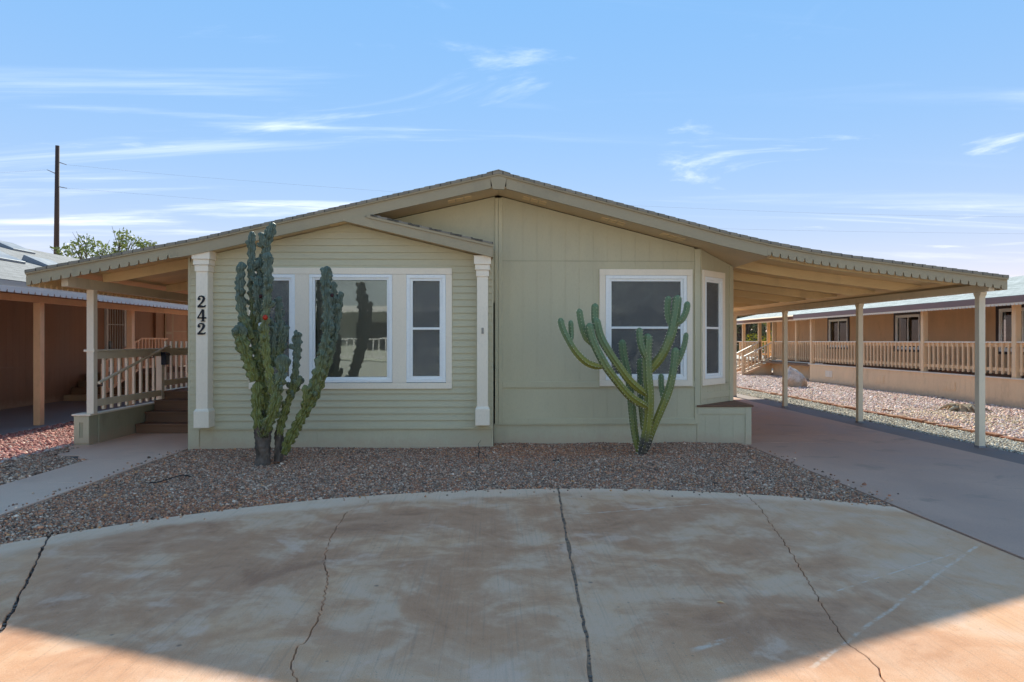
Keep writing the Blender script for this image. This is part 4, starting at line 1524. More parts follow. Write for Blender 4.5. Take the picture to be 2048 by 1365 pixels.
for k in range(9):
    y = PYF + 0.085 + k * 0.213
    if k == 0:
        bal = MB().box(PX - 0.032, PX + 0.006, y, y + 0.04, 0.49, ZT - 0.03).build('baluster', 'cream', porch, bev=0.003)
        y_0 = y
    elif y < 11.8:
        instance(bal, porch, (0, y - y_0, 0))
for k in range(14):
    instance(bal, porch, (0, 12.08 + k * 0.21 - y_0, 0.15))
# hand rails
MB().tube([(PX + 0.12, 9.82, 0.90), (PX + 0.12, 11.0, 1.19), (PX + 0.12, 11.86, 1.395), (PX + 0.10, 12.0, 1.40)], 0.022, 10).build('hand_rail', 'cream_shade', porch, smooth=False)
for y, z in ((9.9, 0.90), (11.4, 1.27)):
    MB().tube([(PX + 0.05, y, z - 0.05), (PX + 0.12, y, z - 0.045), (PX + 0.12, y, z + 0.0)], 0.009, 6).build('rail_bracket', 'black', porch)
MB().tube([(X_LEFT - 0.09, 10.95, 0.87), (X_LEFT - 0.09, 12.6, 1.40)], 0.022, 10).build('hand_rail', 'cream_shade', porch)
MB().tube([(X_LEFT - 0.0, 11.1, 0.87), (X_LEFT - 0.09, 11.1, 0.87), (X_LEFT - 0.09, 11.1, 0.91)], 0.009, 6).build('rail_bracket', 'black', porch)
# steps
for k in range(3):
    y0, z0 = 11.0 + 0.30 * k, 0.165 * k
    st_ = MB().box(-5.735, X_LEFT - 0.005, y0 + 0.02, y0 + 0.34, z0 if k else 0.012, z0 + 0.138).build('riser', 'brown_deck', porch)
    MB().box(-5.735, X_LEFT - 0.005, y0 - 0.012, y0 + 0.32, z0 + 0.139, z0 + 0.165).build('tread', 'brown_deck', porch, bev=0.004)
MB().box(-5.735, X_LEFT - 0.005, 11.92, 17.0, 0.48, 0.6).build('riser', 'brown_deck', porch)
dkb = None
for k in range(11):
    x = -5.84 + k * 0.155
    b_ = MB().box(x, x + 0.149, 11.90, 17.0, 0.601, 0.628)
    if x + 0.149 < X_LEFT:
        b_.build('deck_board', 'brown_deck', porch, bev=0.003)

mail = thing('mailbox', 'small dark blue box hung on the porch railing post', 'mailbox', (PX + 0.1, 11.8, 1.1))
mm = MB()
x0, x1, y0, y1 = PX + 0.052, PX + 0.14, 11.79, 11.93
mm.prism([(x0, 1.09), (x1, 1.09), (x1, 1.25), (x1 - 0.02, 1.285), (x0, 1.30)], y0, y1, 'xz')
mm.build('box', 'navy', mail, bev=0.006)
MB().prism([(x0 - 0.0, 1.302), (x1 - 0.02, 1.288), (x1 + 0.006, 1.252), (x1 + 0.012, 1.256), (x1 - 0.014, 1.297), (x0, 1.312)], y0 - 0.006, y1 + 0.006, 'xz').build('lid', 'navy', mail)
MB().tube([(x0 + 0.04, y0 + 0.06, 1.092), (x0 + 0.04, y0 + 0.06, 1.06)], 0.006, 6).build('knob', 'steel', mail)


for o in set(COL.objects) - _before:
    if o.parent in (None, porch):
        o.location.y += 0.13

# ------------------------------------------------------------------ cacti
def catmull(pts, n=14):
    P_ = [Vector(p) for p in pts]
    P_ = [P_[0] * 2 - P_[1]] + P_ + [P_[-1] * 2 - P_[-2]]
    out = []
    for i in range(1, len(P_) - 2):
        for k in range(n):
            t = k / n
            a, b, c, d = P_[i - 1], P_[i], P_[i + 1], P_[i + 2]
            out.append(0.5 * ((2 * b) + (c - a) * t + (2 * a - 5 * b + 4 * c - d) * t * t + (3 * b - 3 * c + d - a) * t ** 3))
    out.append(P_[-2])
    return out


def resample(pts, step):
    out = [pts[0]]
    acc = 0
    for i in range(len(pts) - 1):
        a, b = pts[i], pts[i + 1]
        L = (b - a).length
        pos = step - acc
        while pos <= L:
            out.append(a.lerp(b, pos / L))
            pos += step
        acc = (acc + L) % step if L else acc
    out.append(pts[-1])
    return out


def cactus_stem(name, ctrl, R, ribs, parent, mat, seed, monstrose=False, age0=0.0, age1=1.0, cork=0.0, step=None, taper_in=0.75, z_off=None, spines=None):
    r = random.Random(seed)
    pts = catmull(ctrl)
    step = step or (0.011 if monstrose else 0.022)
    pts = resample(pts, step)
    L = sum((pts[i + 1] - pts[i]).length for i in range(len(pts) - 1))
    nf = ribs * 4
    V, F, age, ridge, ck = [], [], [], [], []
    prev = None
    acc = 0.0
    ph0 = r.uniform(0, 6.28)
    nseed = Vector((r.uniform(0, 50), r.uniform(0, 50), r.uniform(0, 50)))
    phr = [r.uniform(0, 6.28) for _ in range(ribs)]
    freq = [r.uniform(40, 75) for _ in range(ribs)]
    n = len(pts)
    for i, p in enumerate(pts):
        if i:
            acc += (p - pts[i - 1]).length
        d = (pts[min(i + 1, n - 1)] - pts[max(i - 1, 0)]).normalized()
        if prev is None:
            ref = Vector((0, 1, 0)) if abs(d.y) < 0.8 else Vector((1, 0, 0))
            s_ = d.cross(ref).normalized()
        else:
            s_ = (prev - d * prev.dot(d)).normalized()
        prev = s_
        u = d.cross(s_)
        rem = L - acc
        tip = min(1.0, rem / (R * 1.15))
        rt = math.sqrt(max(0.0, 1 - (1 - tip) ** 2))
        rt = max(rt, 0.12)
        st_in = taper_in + (1 - taper_in) * min(1.0, acc / (R * 2.5))
        rad = R * st_in
        if not monstrose:
            # yearly growth: faint waists
            rad *= 1 + 0.035 * math.sin(acc * 9 + ph0) + 0.05 * mnoise.noise(Vector((acc * 2.0, seed, 0)))
        else:
            rad *= 1 + 0.20 * mnoise.noise(Vector((acc * 6, seed * 1.7, 0))) + 0.05 * mnoise.noise(Vector((acc * 17, seed * 2.3, 4)))
        for k in range(nf):
            a = ph0 + 2 * math.pi * k / nf
            rb = k % 4
            crest = (1.0, 0.55, 0.0, 0.55)[rb]
            rib_i = k // 4 if rb < 3 else (k // 4 + 1) % ribs
            if monstrose == 2:
                q = nseed + Vector((math.cos(a) * 2.0, math.sin(a) * 2.0, acc * 7))
                q2 = nseed + Vector((math.cos(a) * 5.0, math.sin(a) * 5.0, acc * 26))
                rr = rad * (0.92 + 0.30 * mnoise.noise(q) + 0.22 * mnoise.noise(q2)) * (1 + 0.35 * max(0.0, 1 - acc / 0.10))
            elif not monstrose:
                amp = 0.34
                rr = rad * (1 - amp + amp * (crest ** 0.8))
                a += 0.10 * mnoise.noise(Vector((acc * 3, seed, 1)))
            else:
                wob = math.sin(acc * freq[rib_i] + phr[rib_i])
                q = nseed + Vector((math.cos(a) * 2.2, math.sin(a) * 2.2, acc * 17))
                q2 = nseed + Vector((math.cos(a) * 4.5, math.sin(a) * 4.5, acc * 60))
                nn = mnoise.noise(q)
                amp = 0.62
                rr = rad * (1 - amp + amp * crest * (0.85 + 0.30 * wob) + 0.24 * nn * (0.4 + crest) + 0.14 * mnoise.noise(q2))
                a += 0.42 * mnoise.noise(Vector((acc * 11, rib_i * 3.1, seed)))
            rr *= rt
            V.append(p + (s_ * math.cos(a) + u * math.sin(a)) * rr)
            t_ = acc / L
            age.append(age0 + (age1 - age0) * t_)
            ridge.append(crest)
            ck.append(max(0.0, cork * (1 - acc / 0.6)) if cork > 0 else 0.0)
        if spines is not None and i % (4 if monstrose else 2) == 0 and tip > 0.4:
            for k in range(0, nf, 4):
                spines.append((V[i * nf + k], (V[i * nf + k] - p).normalized()))
    for i in range(n - 1):
        for k in range(nf):
            F.append((i * nf + k, i * nf + (k + 1) % nf, (i + 1) * nf + (k + 1) % nf, (i + 1) * nf + k))
    F.append(tuple(range((n - 1) * nf, n * nf)))
    F.append(tuple(reversed(range(nf))))
    o_ = off(parent)
    me = bpy.data.meshes.new(name)
    me.from_pydata([tuple(v - o_) for v in V], [], F)
    for nm, dat in (('age', age), ('ridge', ridge), ('cork', ck)):
        at_ = me.attributes.new(nm, 'FLOAT', 'POINT')
        at_.data.foreach_set('value', dat)
    me.polygons.foreach_set('use_smooth', [True] * len(me.polygons))
    me.materials.append(MATS[mat])
    me.update()
    o = bpy.data.objects.new(name, me)
    COL.objects.link(o)
    o.parent = parent
    return o, pts


def spine_mesh(sp, parent, name='spines', size=0.009):
    m = MB()
    r = random.Random(4)
    for p, nrm in sp:
        t = nrm.cross(Vector((0.3, 0.2, 1))).normalized()
        b_ = nrm.cross(t)
        s_ = size * r.uniform(0.6, 1.2)
        q = p + nrm * 0.001
        m.add([q + t * s_ * 0.5, q - t * s_ * 0.3 + b_ * s_ * 0.45, q - t * s_ * 0.3 - b_ * s_ * 0.45, q + nrm * s_ * 1.3],
              [(0, 1, 3), (1, 2, 3), (2, 0, 3)])
    return m.build(name, 'spine', parent, kind='stuff', recalc=False)


# right: smooth blue-green column cactus with candelabra arms
RB = gnd(1287, 909, 0.03)
cacR = thing('column_cactus', 'smooth green candelabra cactus in front of the single window', 'cactus', RB)
Z3 = lambda x, y, dy=0.0: at(1090 + x / 3.688, 560 + y / 3.688, RB.y + dy)
PXM = RB.y / FPX / 3.688       # metres per zoomed pixel
arms = [
    ('stem', [(703, 1310, 0), (742, 1160, 0), (764, 1000, 0.0), (766, 850, 0), (755, 700, 0.02), (750, 550, 0.02), (757, 396, 0.02)], 36, 0, 0.75, 1.0),
    ('arm', [(748, 585, 0.0), (715, 500, -0.03), (700, 430, -0.04), (697, 352, -0.04)], 25, 0.5, 1.0, 0),
    ('arm', [(755, 938, -0.02), (690, 905, -0.10), (615, 850, -0.14), (530, 750, -0.16), (450, 640, -0.17), (375, 500, -0.17), (340, 410, -0.17), (324, 318, -0.17)], 29, 0.05, 0.85, 0),
    ('arm', [(750, 850, 0.0), (690, 805, -0.06), (620, 740, -0.09), (545, 640, -0.10), (470, 530, -0.10), (410, 420, -0.10), (375, 280, -0.10)], 30, 0.1, 0.85, 0),
    ('arm', [(430, 640, -0.16), (370, 635, -0.20), (300, 605, -0.22), (225, 530, -0.22), (165, 430, -0.22), (128, 350, -0.22), (112, 280, -0.22)], 26, 0.05, 0.9, 0),
    ('arm', [(188, 465, -0.18), (193, 400, -0.13), (190, 298, -0.12)], 21, 0.6, 1.0, 0),
    ('arm', [(345, 480, -0.12), (300, 420, -0.08), (270, 330, -0.07), (250, 212, -0.07)], 25, 0.4, 1.0, 0),
    ('arm', [(395, 400, -0.05), (372, 320, 0.0), (368, 250, 0.02), (370, 172, 0.02)], 26, 0.6, 1.0, 0),
    ('arm', [(755, 690, 0.08), (810, 625, 0.10), (870, 545, 0.10), (925, 420, 0.10), (958, 290, 0.10), (980, 112, 0.10)], 33, 0.2, 0.95, 0),
    ('arm', [(935, 350, 0.12), (915, 300, 0.15), (903, 220, 0.16), (912, 120, 0.16)], 26, 0.6, 1.0, 0),
    ('arm', [(960, 330, 0.09), (1005, 300, 0.06), (1040, 235, 0.05), (1052, 158, 0.05)], 26, 0.6, 1.0, 0),
    ('stem', [(725, 1290, 0.05), (782, 1130, 0.06), (850, 970, 0.06), (915, 805, 0.06), (948, 650, 0.06), (965, 498, 0.06)], 29, 0.0, 0.8, 0.9),
    ('arm', [(962, 640, 0.07), (1000, 560, 0.08), (1030, 470, 0.08), (1043, 388, 0.08)], 20, 0.5, 1.0, 0),
    ('arm', [(880, 905, 0.08), (868, 850, 0.11), (857, 780, 0.12), (856, 692, 0.12)], 22, 0.6, 1.0, 0),
    ('stem', [(690, 1270, 0.14), (660, 1110, 0.18), (640, 920, 0.20), (628, 800, 0.20), (610, 690, 0.20), (582, 570, 0.20), (568, 440, 0.20)], 29, 0.35, 1.0, 0.0),
    ('stem', [(735, 1150, 0.16), (718, 1000, 0.20), (706, 850, 0.21), (702, 720, 0.21), (704, 575, 0.21)], 23, 0.35, 1.0, 0.0),
]
sp = []
for i, (nm, cs, w, a0, a1, ck_) in enumerate(arms):
    o, pts = cactus_stem(nm, [Z3(*c) for c in cs], w * PXM * 1.02, 7 if nm == 'stem' else 6, cacR, 'cactus_smooth', 20 + i, False, a0, a1, ck_, taper_in=0.62, spines=sp)
spine_mesh(sp, cacR, size=0.0125)

# left: monstrose cactus with lumpy stems
LBp = gnd(548, 925, 0.03)
cacL = thing('knobby_cactus', 'tall lumpy blue green cactus with a red fruit beside the picture window', 'cactus', LBp)
Z2 = lambda x, y, dy=0.0: at(440 + x / 2.7286, 440 + y / 2.7286, LBp.y + dy)
PXL = LBp.y / FPX / 2.7286
stems = [
    ('trunk', [(232, 1345, 0), (236, 1260, 0), (230, 1180, 0), (226, 1090, 0.02)], 52, 0.0, 0.1, 9.0),
    ('trunk', [(318, 1318, 0.05), (322, 1230, 0.06), (318, 1140, 0.06)], 27, 0.0, 0.1, 9.0),
    ('stem', [(228, 1190, -0.03), (206, 1080, -0.05), (204, 980, -0.05), (206, 885, -0.05)], 36, 0.0, 0.25, 0.5),
    ('stem', [(245, 1150, 0.02), (240, 1000, 0.03), (232, 880, 0.04), (222, 790, 0.05), (205, 690, 0.07), (190, 600, 0.08)], 40, 0.0, 0.5, 0.9),
    ('stem', [(190, 880, -0.05), (168, 810, -0.07), (138, 720, -0.09), (112, 640, -0.10), (104, 590, -0.10)], 40, 0.10, 0.5, 0),
    ('stem', [(175, 650, -0.02), (132, 540, -0.02), (112, 440, -0.02), (110, 340, -0.02), (118, 228, -0.02)], 29, 0.35, 1.0, 0),
    ('stem', [(190, 620, 0.10), (182, 470, 0.10), (172, 330, 0.10), (172, 200, 0.10), (174, 62, 0.10)], 25, 0.35, 0.9, 0),
    ('stem', [(250, 330, 0.16), (250, 220, 0.16), (258, 130, 0.16), (280, 70, 0.16), (286, 14, 0.16)], 27, 0.6, 1.0, 0),
    ('stem', [(252, 150, 0.14), (232, 115, 0.13), (222, 68, 0.13)], 19, 0.7, 1.0, 0),
    ('stem', [(300, 960, -0.10), (272, 840, -0.13), (250, 720, -0.14), (244, 600, -0.14), (254, 470, -0.14), (262, 340, -0.13), (263, 178, -0.13)], 28, 0.05, 0.85, 0),
    ('stem', [(225, 560, 0.02), (212, 460, 0.0), (206, 380, 0.0), (205, 308, 0.0)], 33, 0.5, 1.0, 0),
    ('stem', [(230, 450, 0.15), (216, 330, 0.16), (215, 205, 0.16)], 24, 0.5, 1.0, 0),
    ('stem', [(300, 800, 0.05), (330, 720, 0.06), (330, 620, 0.06), (322, 520, 0.06), (321, 418, 0.06)], 26, 0.3, 1.0, 0),
    ('stem', [(340, 680, 0.05), (360, 620, 0.04), (366, 575, 0.04)], 20, 0.6, 1.0, 0),
    ('stem', [(235, 1180, -0.06), (265, 1110, -0.10), (300, 1010, -0.12), (322, 900, -0.12), (338, 820, -0.12), (340, 765, -0.12)], 33, 0.0, 0.7, 0.6),
    ('stem', [(300, 980, -0.08), (285, 900, -0.12), (290, 850, -0.13)], 26, 0.1, 0.5, 0),
    ('stem', [(320, 1180, 0.04), (345, 1070, 0.03), (385, 960, 0.02), (412, 830, 0.02), (420, 720, 0.02), (430, 612, 0.02)], 26, 0.05, 0.85, 0.4),
    ('stem', [(418, 720, 0.02), (408, 670, 0.0), (402, 630, 0.0)], 16, 0.6, 0.9, 0),
    ('stem', [(395, 950, 0.0), (425, 890, -0.02), (440, 850, -0.02)], 20, 0.3, 0.6, 0),
    ('stem', [(345, 1275, 0.06), (400, 1160, 0.04), (450, 1070, 0.02), (500, 950, 0.0), (540, 830, 0.0), (572, 710, 0.0), (588, 580, 0.0), (588, 460, 0.0), (578, 350, 0.0), (585, 252, 0.0)], 37, 0.0, 1.0, 0.35),
    ('stem', [(505, 1010, 0.08), (560, 870, 0.08), (600, 750, 0.08), (632, 600, 0.08), (648, 490, 0.08), (658, 390, 0.08)], 22, 0.2, 0.95, 0),
    ('stem', [(600, 560, 0.05), (618, 450, 0.05), (622, 336, 0.05)], 23, 0.6, 1.0, 0),
    ('stem', [(475, 1010, -0.05), (465, 950, -0.08), (462, 900, -0.08)], 20, 0.2, 0.4, 0),
    ('stem', [(300, 560, 0.02), (290, 620, 0.0), (285, 740, 0.02), (300, 800, 0.04)][::-1], 28, 0.4, 0.9, 0),
]
kr = random.Random(11)
spl = []
for i, (nm, cs, w, a0, a1, ck_) in enumerate(stems):
    R_ = w * PXL * 0.88
    big = ck_ >= 9
    o, pts = cactus_stem(nm, [Z2(*c) for c in cs], R_ * (0.92 if big else 1), 8 if w < 30 else 10, cacL, 'bark' if big else 'cactus_knobby', 50 + i, 2 if big else 1, a0, a1, 0 if big else ck_, taper_in=0.85, spines=None if big else spl)
    if big:
        continue
    # lumpy side shoots grow out of the stem
    Lc = len(pts)
    for _ in range(max(3, int(Lc * 0.055))):
        k = kr.randint(int(Lc * 0.15), Lc - 3)
        d = (pts[min(k + 3, Lc - 1)] - pts[max(k - 3, 0)]).normalized()
        a = kr.uniform(0, 6.28)
        ref = d.cross(Vector((0.2, 1, 0.1))).normalized()
        sd_ = (ref * math.cos(a) + d.cross(ref) * math.sin(a))
        q = pts[k] + sd_ * R_ * 0.45
        l_ = kr.uniform(0.035, 0.075)
        e1 = q + sd_ * l_ * 0.6 + d * l_ * 0.3
        e2 = e1 + sd_ * l_ * 0.15 + d * l_ * 0.8
        t_ = a0 + (a1 - a0) * k / Lc
        cactus_stem('knob', [q, e1, e2], kr.uniform(0.018, 0.034), 6, o, 'cactus_knobby', 200 + i * 10 + k, True, t_, min(1, t_ + 0.25), 0, step=0.009, taper_in=0.9)
spine_mesh(spl, cacL, size=0.006)
# crested fan heads
for (cx_, cy_, dy, wz) in ((108, 610, -0.10, 34), (342, 775, -0.12, 34)):
    for k in range(9):
        f = (k - 4) / 4
        b0 = Z2(cx_ + f * 12, cy_ + 60, dy)
        b1 = Z2(cx_ + f * 34, cy_ + 5, dy - 0.02 * math.cos(f))
        b2 = Z2(cx_ + f * wz * 1.15, cy_ - 42 + 26 * f * f, dy - 0.02)
        cactus_stem('fan_lobe', [b0, b1, b2], 0.024, 5, cacL, 'cactus_knobby', 400 + k + cx_, True, 0.3, 0.75, 0, step=0.009)
for (fx, fy, dy, r_, mt) in ((247, 533, -0.22, 14, 'fruit_red'), (222, 418, -0.09, 10, 'fruit_dark'), (291, 448, 0.0, 11, 'fruit_dark'), (612, 412, -0.07, 10, 'fruit_dark')):
    c = Z2(fx, fy, dy)
    m = MB()
    n = 10
    R_ = r_ * PXL
    rings = []
    for i in range(9):
        th = math.pi * i / 8
        rings.append((c + Vector((0, 0, math.cos(th) * R_ * 1.05)), max(0.0006, math.sin(th) * R_)))
    m.tube([q for q, _ in rings], [q for _, q in rings], 10)
    m.build('fruit', mt, cacL, smooth=True, recalc=True)

# small dry twigs and a hose in the gravel
def twig(label, cat, name, pts, r_, mat):
    o = MB().tube(pts, r_, 6).build(name, mat)
    tag(o, label, cat)
    return o


pt = gnd(957, 916, 0.03)
tw = MB().tube([pt, pt + Vector((0.01, 0, 0.1)), pt + Vector((-0.005, 0.01, 0.17)), pt + Vector((0.03, 0.0, 0.22))], [0.006, 0.005, 0.004, 0.002], 6)
tw.tube([pt + Vector((0.0, 0, 0.08)), pt + Vector((0.06, 0, 0.05)), pt + Vector((0.09, -0.02, 0.01))], [0.004, 0.004, 0.003], 6)
tag(tw.build('dry_twig', 'black'), 'thin black twig standing upright in the gravel by the skirting', 'twig')
pt = gnd(1106, 922, 0.035)
twig('short black twig lying in the red gravel left of the green cactus', 'twig', 'dry_twig',
     [pt, pt + Vector((0.05, -0.05, 0.02)), pt + Vector((0.09, -0.14, 0.0))], [0.006, 0.006, 0.004], 'black')
pt = gnd(300, 965, 0.02)
hp = [gnd(300, 966, 0.0), gnd(318, 964, 0.025), gnd(338, 958, 0.03), gnd(358, 952, 0.035), gnd(372, 951, 0.03), gnd(382, 954, 0.0)]
twig('black irrigation hose poking out of the gravel near the path', 'hose', 'irrigation_hose', catmull(hp, 5), 0.006, 'black')
lf = gnd(1440, 1205, 0.004)
lm = MB().add([lf + Vector((-0.02, 0.006, 0)), lf + Vector((0.0, -0.006, 0.010)), lf + Vector((0.022, -0.012, 0.002)), lf + Vector((0.006, 0.012, 0.006)),
               lf + Vector((-0.02, 0.006, -0.002)), lf + Vector((0.0, -0.006, 0.008)), lf + Vector((0.022, -0.012, 0.0)), lf + Vector((0.006, 0.012, 0.004))],
              [(0, 1, 2, 3), (7, 6, 5, 4), (0, 4, 5, 1), (1, 5, 6, 2), (2, 6, 7, 3), (3, 7, 4, 0)])
tag(lm.build('dry_leaf', 'wood_cream'), 'curled dry leaf lying on the stained concrete pad', 'leaf')

# ------------------------------------------------------------------ left neighbour
nl = thing('neighbour_house', 'rust orange house on the left with grey shingle roof and orange posts', 'house', (-10.6, 14, 0))
patio = struct(tag(MB().box(-10.6, -7.76, 2, 26, -0.2, 0.02).build('neighbour_patio', 'concrete_patio', None, bev=0.01), 'grey concrete patio under the left neighbour\'s porch roof', 'patio'))
NY0, NY1 = 4.0, 27.0
MNL = Matrix.Translation((-10.6, NY0, 0)) @ Matrix.Rotation(math.radians(90), 4, 'Z')
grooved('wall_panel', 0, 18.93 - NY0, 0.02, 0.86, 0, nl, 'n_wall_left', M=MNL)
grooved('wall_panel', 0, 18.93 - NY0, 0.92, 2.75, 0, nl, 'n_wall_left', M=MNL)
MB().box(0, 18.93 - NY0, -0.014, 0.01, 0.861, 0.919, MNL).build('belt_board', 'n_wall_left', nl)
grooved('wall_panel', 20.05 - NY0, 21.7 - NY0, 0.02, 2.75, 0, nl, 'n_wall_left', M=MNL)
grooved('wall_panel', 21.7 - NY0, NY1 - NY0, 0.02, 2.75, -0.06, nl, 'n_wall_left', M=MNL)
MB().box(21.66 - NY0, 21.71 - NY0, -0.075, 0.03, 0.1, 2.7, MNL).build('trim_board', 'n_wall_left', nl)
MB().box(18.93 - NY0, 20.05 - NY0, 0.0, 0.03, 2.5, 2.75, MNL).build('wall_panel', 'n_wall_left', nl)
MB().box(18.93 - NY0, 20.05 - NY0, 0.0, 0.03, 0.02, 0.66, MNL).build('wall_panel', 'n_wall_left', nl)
# roof
ZR0, XR_E, XRDG, ZRDG = 2.44, -7.40, -13.2, 4.12
nr = MB().prism([(XR_E, ZR0), (XRDG, ZRDG), (XRDG, ZRDG - 0.1), (XR_E, ZR0 - 0.04)], NY0 - 0.5, NY1 + 0.4, 'xz')
nroof = nr.build('roof', 'roof_left', nl, uv=lambda c: (c[1], math.hypot(c[0] - XR_E, c[2] - ZR0)))
MB().prism([(XRDG, ZRDG), (XRDG - 5.6, ZR0), (XRDG - 5.6, ZR0 - 0.05), (XRDG, ZRDG - 0.1)], NY0 - 0.5, NY1 + 0.4, 'xz').build('roof', 'roof_left', nl, uv=lambda c: (c[1], c[0]))
MB().box(-18.5, -10.65, NY1 - 0.1, NY1 - 0.05, 0, 2.9).build('rear_wall', 'n_wall_left', nl)
MB().box(-18.5, -10.65, NY0, NY0 + 0.05, 0, 2.55).build('front_wall', 'n_wall_left', nl)
MB().prism([(-18.4, 2.55), (-13.2, 4.0), (-8.2, 2.55)], NY0, NY0 + 0.05, 'xz').build('gable_wall', 'n_wall_left', nl)
MB().box(XR_E - 0.02, XR_E + 0.006, NY0 - 0.5, NY1 + 0.4, 2.31, 2.425).build('eave_board', 'n_grey_fascia', nl)
eave_scallop(XR_E + 0.007, 2.345, 2.25, NY0 - 0.5, NY1 + 0.4, nl, 'n_white_trim', 'scalloped_board', thick=0.012, pitch=0.16, depth=0.045, half=0.022)
MB().box(-7.98, -7.88, NY0 - 0.4, NY1, 2.17, 2.28).build('beam', 'n_orange', nl, bev=0.005)
MB().prism([(-10.6, 3.2), (-7.5, 2.40), (-7.5, 2.38), (-10.6, 3.18)], NY0, NY1, 'xz').build('porch_ceiling', 'n_wall_left', nl)
pn = None
for y in (9.2, 12.26, 15.31, 18.36, 21.4):
    if pn is None:
        pn = MB().box(-8.05, -7.93, y - 0.06, y + 0.06, 0.02, 2.17).build('porch_post', 'n_orange', nl, bev=0.006)
        y_0 = y
    else:
        instance(pn, nl, (0, y - y_0, 0))
# roof fittings on the slope
slr = (ZRDG - ZR0) / (XRDG - XR_E)


def on_roof(y, x):
    return Vector((x, y, ZR0 + slr * (x - XR_E)))


rr_ = math.atan(slr)
for (px_, py_, X) in ((44, 494, -12.3), (12, 517, -9.9), (113, 523, -9.9)):
    Yv = abs(X) * FPX / (985 - px_)
    c = on_roof(Yv, X)
    M = Matrix.Translation(c) @ Matrix.Rotation(-rr_, 4, 'Y')
    v_ = MB()
    v_.prism([(-0.32, 0.0), (0.32, 0.0), (0.32, 0.05), (-0.30, 0.13)], -0.42, 0.42, 'xz', M)
    v_.build('roof_vent', 'steel', nl, bev=0.01)
c = on_roof(13.4, -11.2)
MB().tube([c - Vector((0, 0, 0.1)), c + Vector((0, 0, 0.34))], 0.045, 10).build('vent_pipe', 'n_white_trim', nl)
# porch deck, steps and rails of the neighbour
for k in range(4):
    y0 = 17.1 + 0.3 * k
    MB().box(-10.55, -8.6, y0, y0 + 0.32 if k < 3 else 24.0, 0.02, 0.165 * (k + 1)).build('step', 'n_shutter' if k == 0 else 'n_step', nl, bev=0.006)
XN = -8.55
ra, rb_ = Vector((XN, 15.3, 1.05)), Vector((XN, 16.85, 1.56))
MB().bar(ra, rb_, 0.05, 0.04).build('hand_rail', 'n_orange', nl)
MB().bar(rb_, (XN, 18.2, 1.56), 0.05, 0.04).build('hand_rail', 'n_orange', nl)
MB().bar((XN, 15.3, 0.36), (XN, 16.85, 0.86), 0.04, 0.05).build('bottom_rail', 'n_orange', nl)
MB().bar((XN, 16.85, 0.86), (XN, 18.2, 0.86), 0.04, 0.05).build('bottom_rail', 'n_orange', nl)
bn = None
for k in range(17):
    y = 15.4 + k * 0.165
    zt_ = 1.05 + min(1, (y - 15.3) / 1.55) * 0.50
    zb_ = zt_ - 0.72
    if bn is None:
        bn = MB().box(XN - 0.02, XN + 0.02, y - 0.02, y + 0.02, zb_, zt_).build('baluster', 'n_orange', nl)
        by0, bz0 = y, zb_
    else:
        instance(bn, nl, (0, y - by0, zb_ - bz0))
MB().box(XN - 0.04, XN + 0.04, 15.22, 15.30, 0.02, 1.0).build('rail_post', 'n_orange', nl)
# barred door
dr = MB()
MD = Matrix.Translation((-10.6, 18.98, 0)) @ Matrix.Rotation(math.radians(90), 4, 'Z')
for (a, b, c, d) in ((0, 1.0, 2.40, 2.5), (0, 1.0, 0.66, 0.78), (0, 0.09, 0.78, 2.40), (0.91, 1.0, 0.78, 2.40)):
    dr.box(a, b, -0.05, 0.01, c, d, MD)
door = dr.build('security_door', 'n_door_white', nl)
MB().box(0.09, 0.91, 0.0, 0.012, 0.78, 2.40, MD).build('door_leaf', 'n_step', door)
for k in range(6):
    MB().box(0.19 + k * 0.125, 0.205 + k * 0.125, -0.04, -0.025, 0.78, 2.40, MD).build('bar', 'n_door_white', door)
for z in (1.25, 1.95):
    MB().box(0.09, 0.91, -0.045, -0.041, z, z + 0.02, MD).build('bar', 'n_door_white', door)
MB().box(0.10, 0.20, -0.07, -0.046, 1.28, 1.5, MD).build('door_lock', 'black', door)
# shuttered window
MS = Matrix.Translation((-10.54, 22.2, 0)) @ Matrix.Rotation(math.radians(90), 4, 'Z')
wnl = window(nl, 0.55, 1.75, 1.1, 2.55, MS, 'h', fw=0.06, screen=False, glass='glass_dark', blind=False, mat='n_shutter')
for a in (0.02, 1.80):
    sh = MB().box(a, a + 0.5, -0.04, -0.005, 1.05, 2.6, MS).build('shutter', 'n_shutter', nl, bev=0.004)
    for c, d in ((1.12, 1.72), (1.80, 2.53)):
        MB().box(a + 0.07, a + 0.43, -0.046, -0.041, c, d, MS).build('shutter_panel', 'n_wall_left', sh)
MB().box(8.9, 9.25, -0.05, -0.001, 0.35, 0.62, MNL).build('outlet_box', 'n_step', nl)

# ------------------------------------------------------------------ right neighbour
nrh = thing('neighbour_house', 'tan house on the right with long railed porch and purple brown eave', 'house', (13.6, 20, 0))
SX = 11.75
SY0, SY1, SYF = 11.0, 25.0, 32.0
MRW = Matrix.Translation((SX, SY1, 0)) @ Matrix.Rotation(math.radians(-90), 4, 'Z')


def skirt_r(x, y0, y1, z1_, name='skirt_panel'):
    M = Matrix.Translation((x, y1, 0)) @ Matrix.Rotation(math.radians(-90), 4, 'Z')
    return grooved(name, 0, y1 - y0, -0.05, z1_, 0, nrh, 'r_tan', M=M)


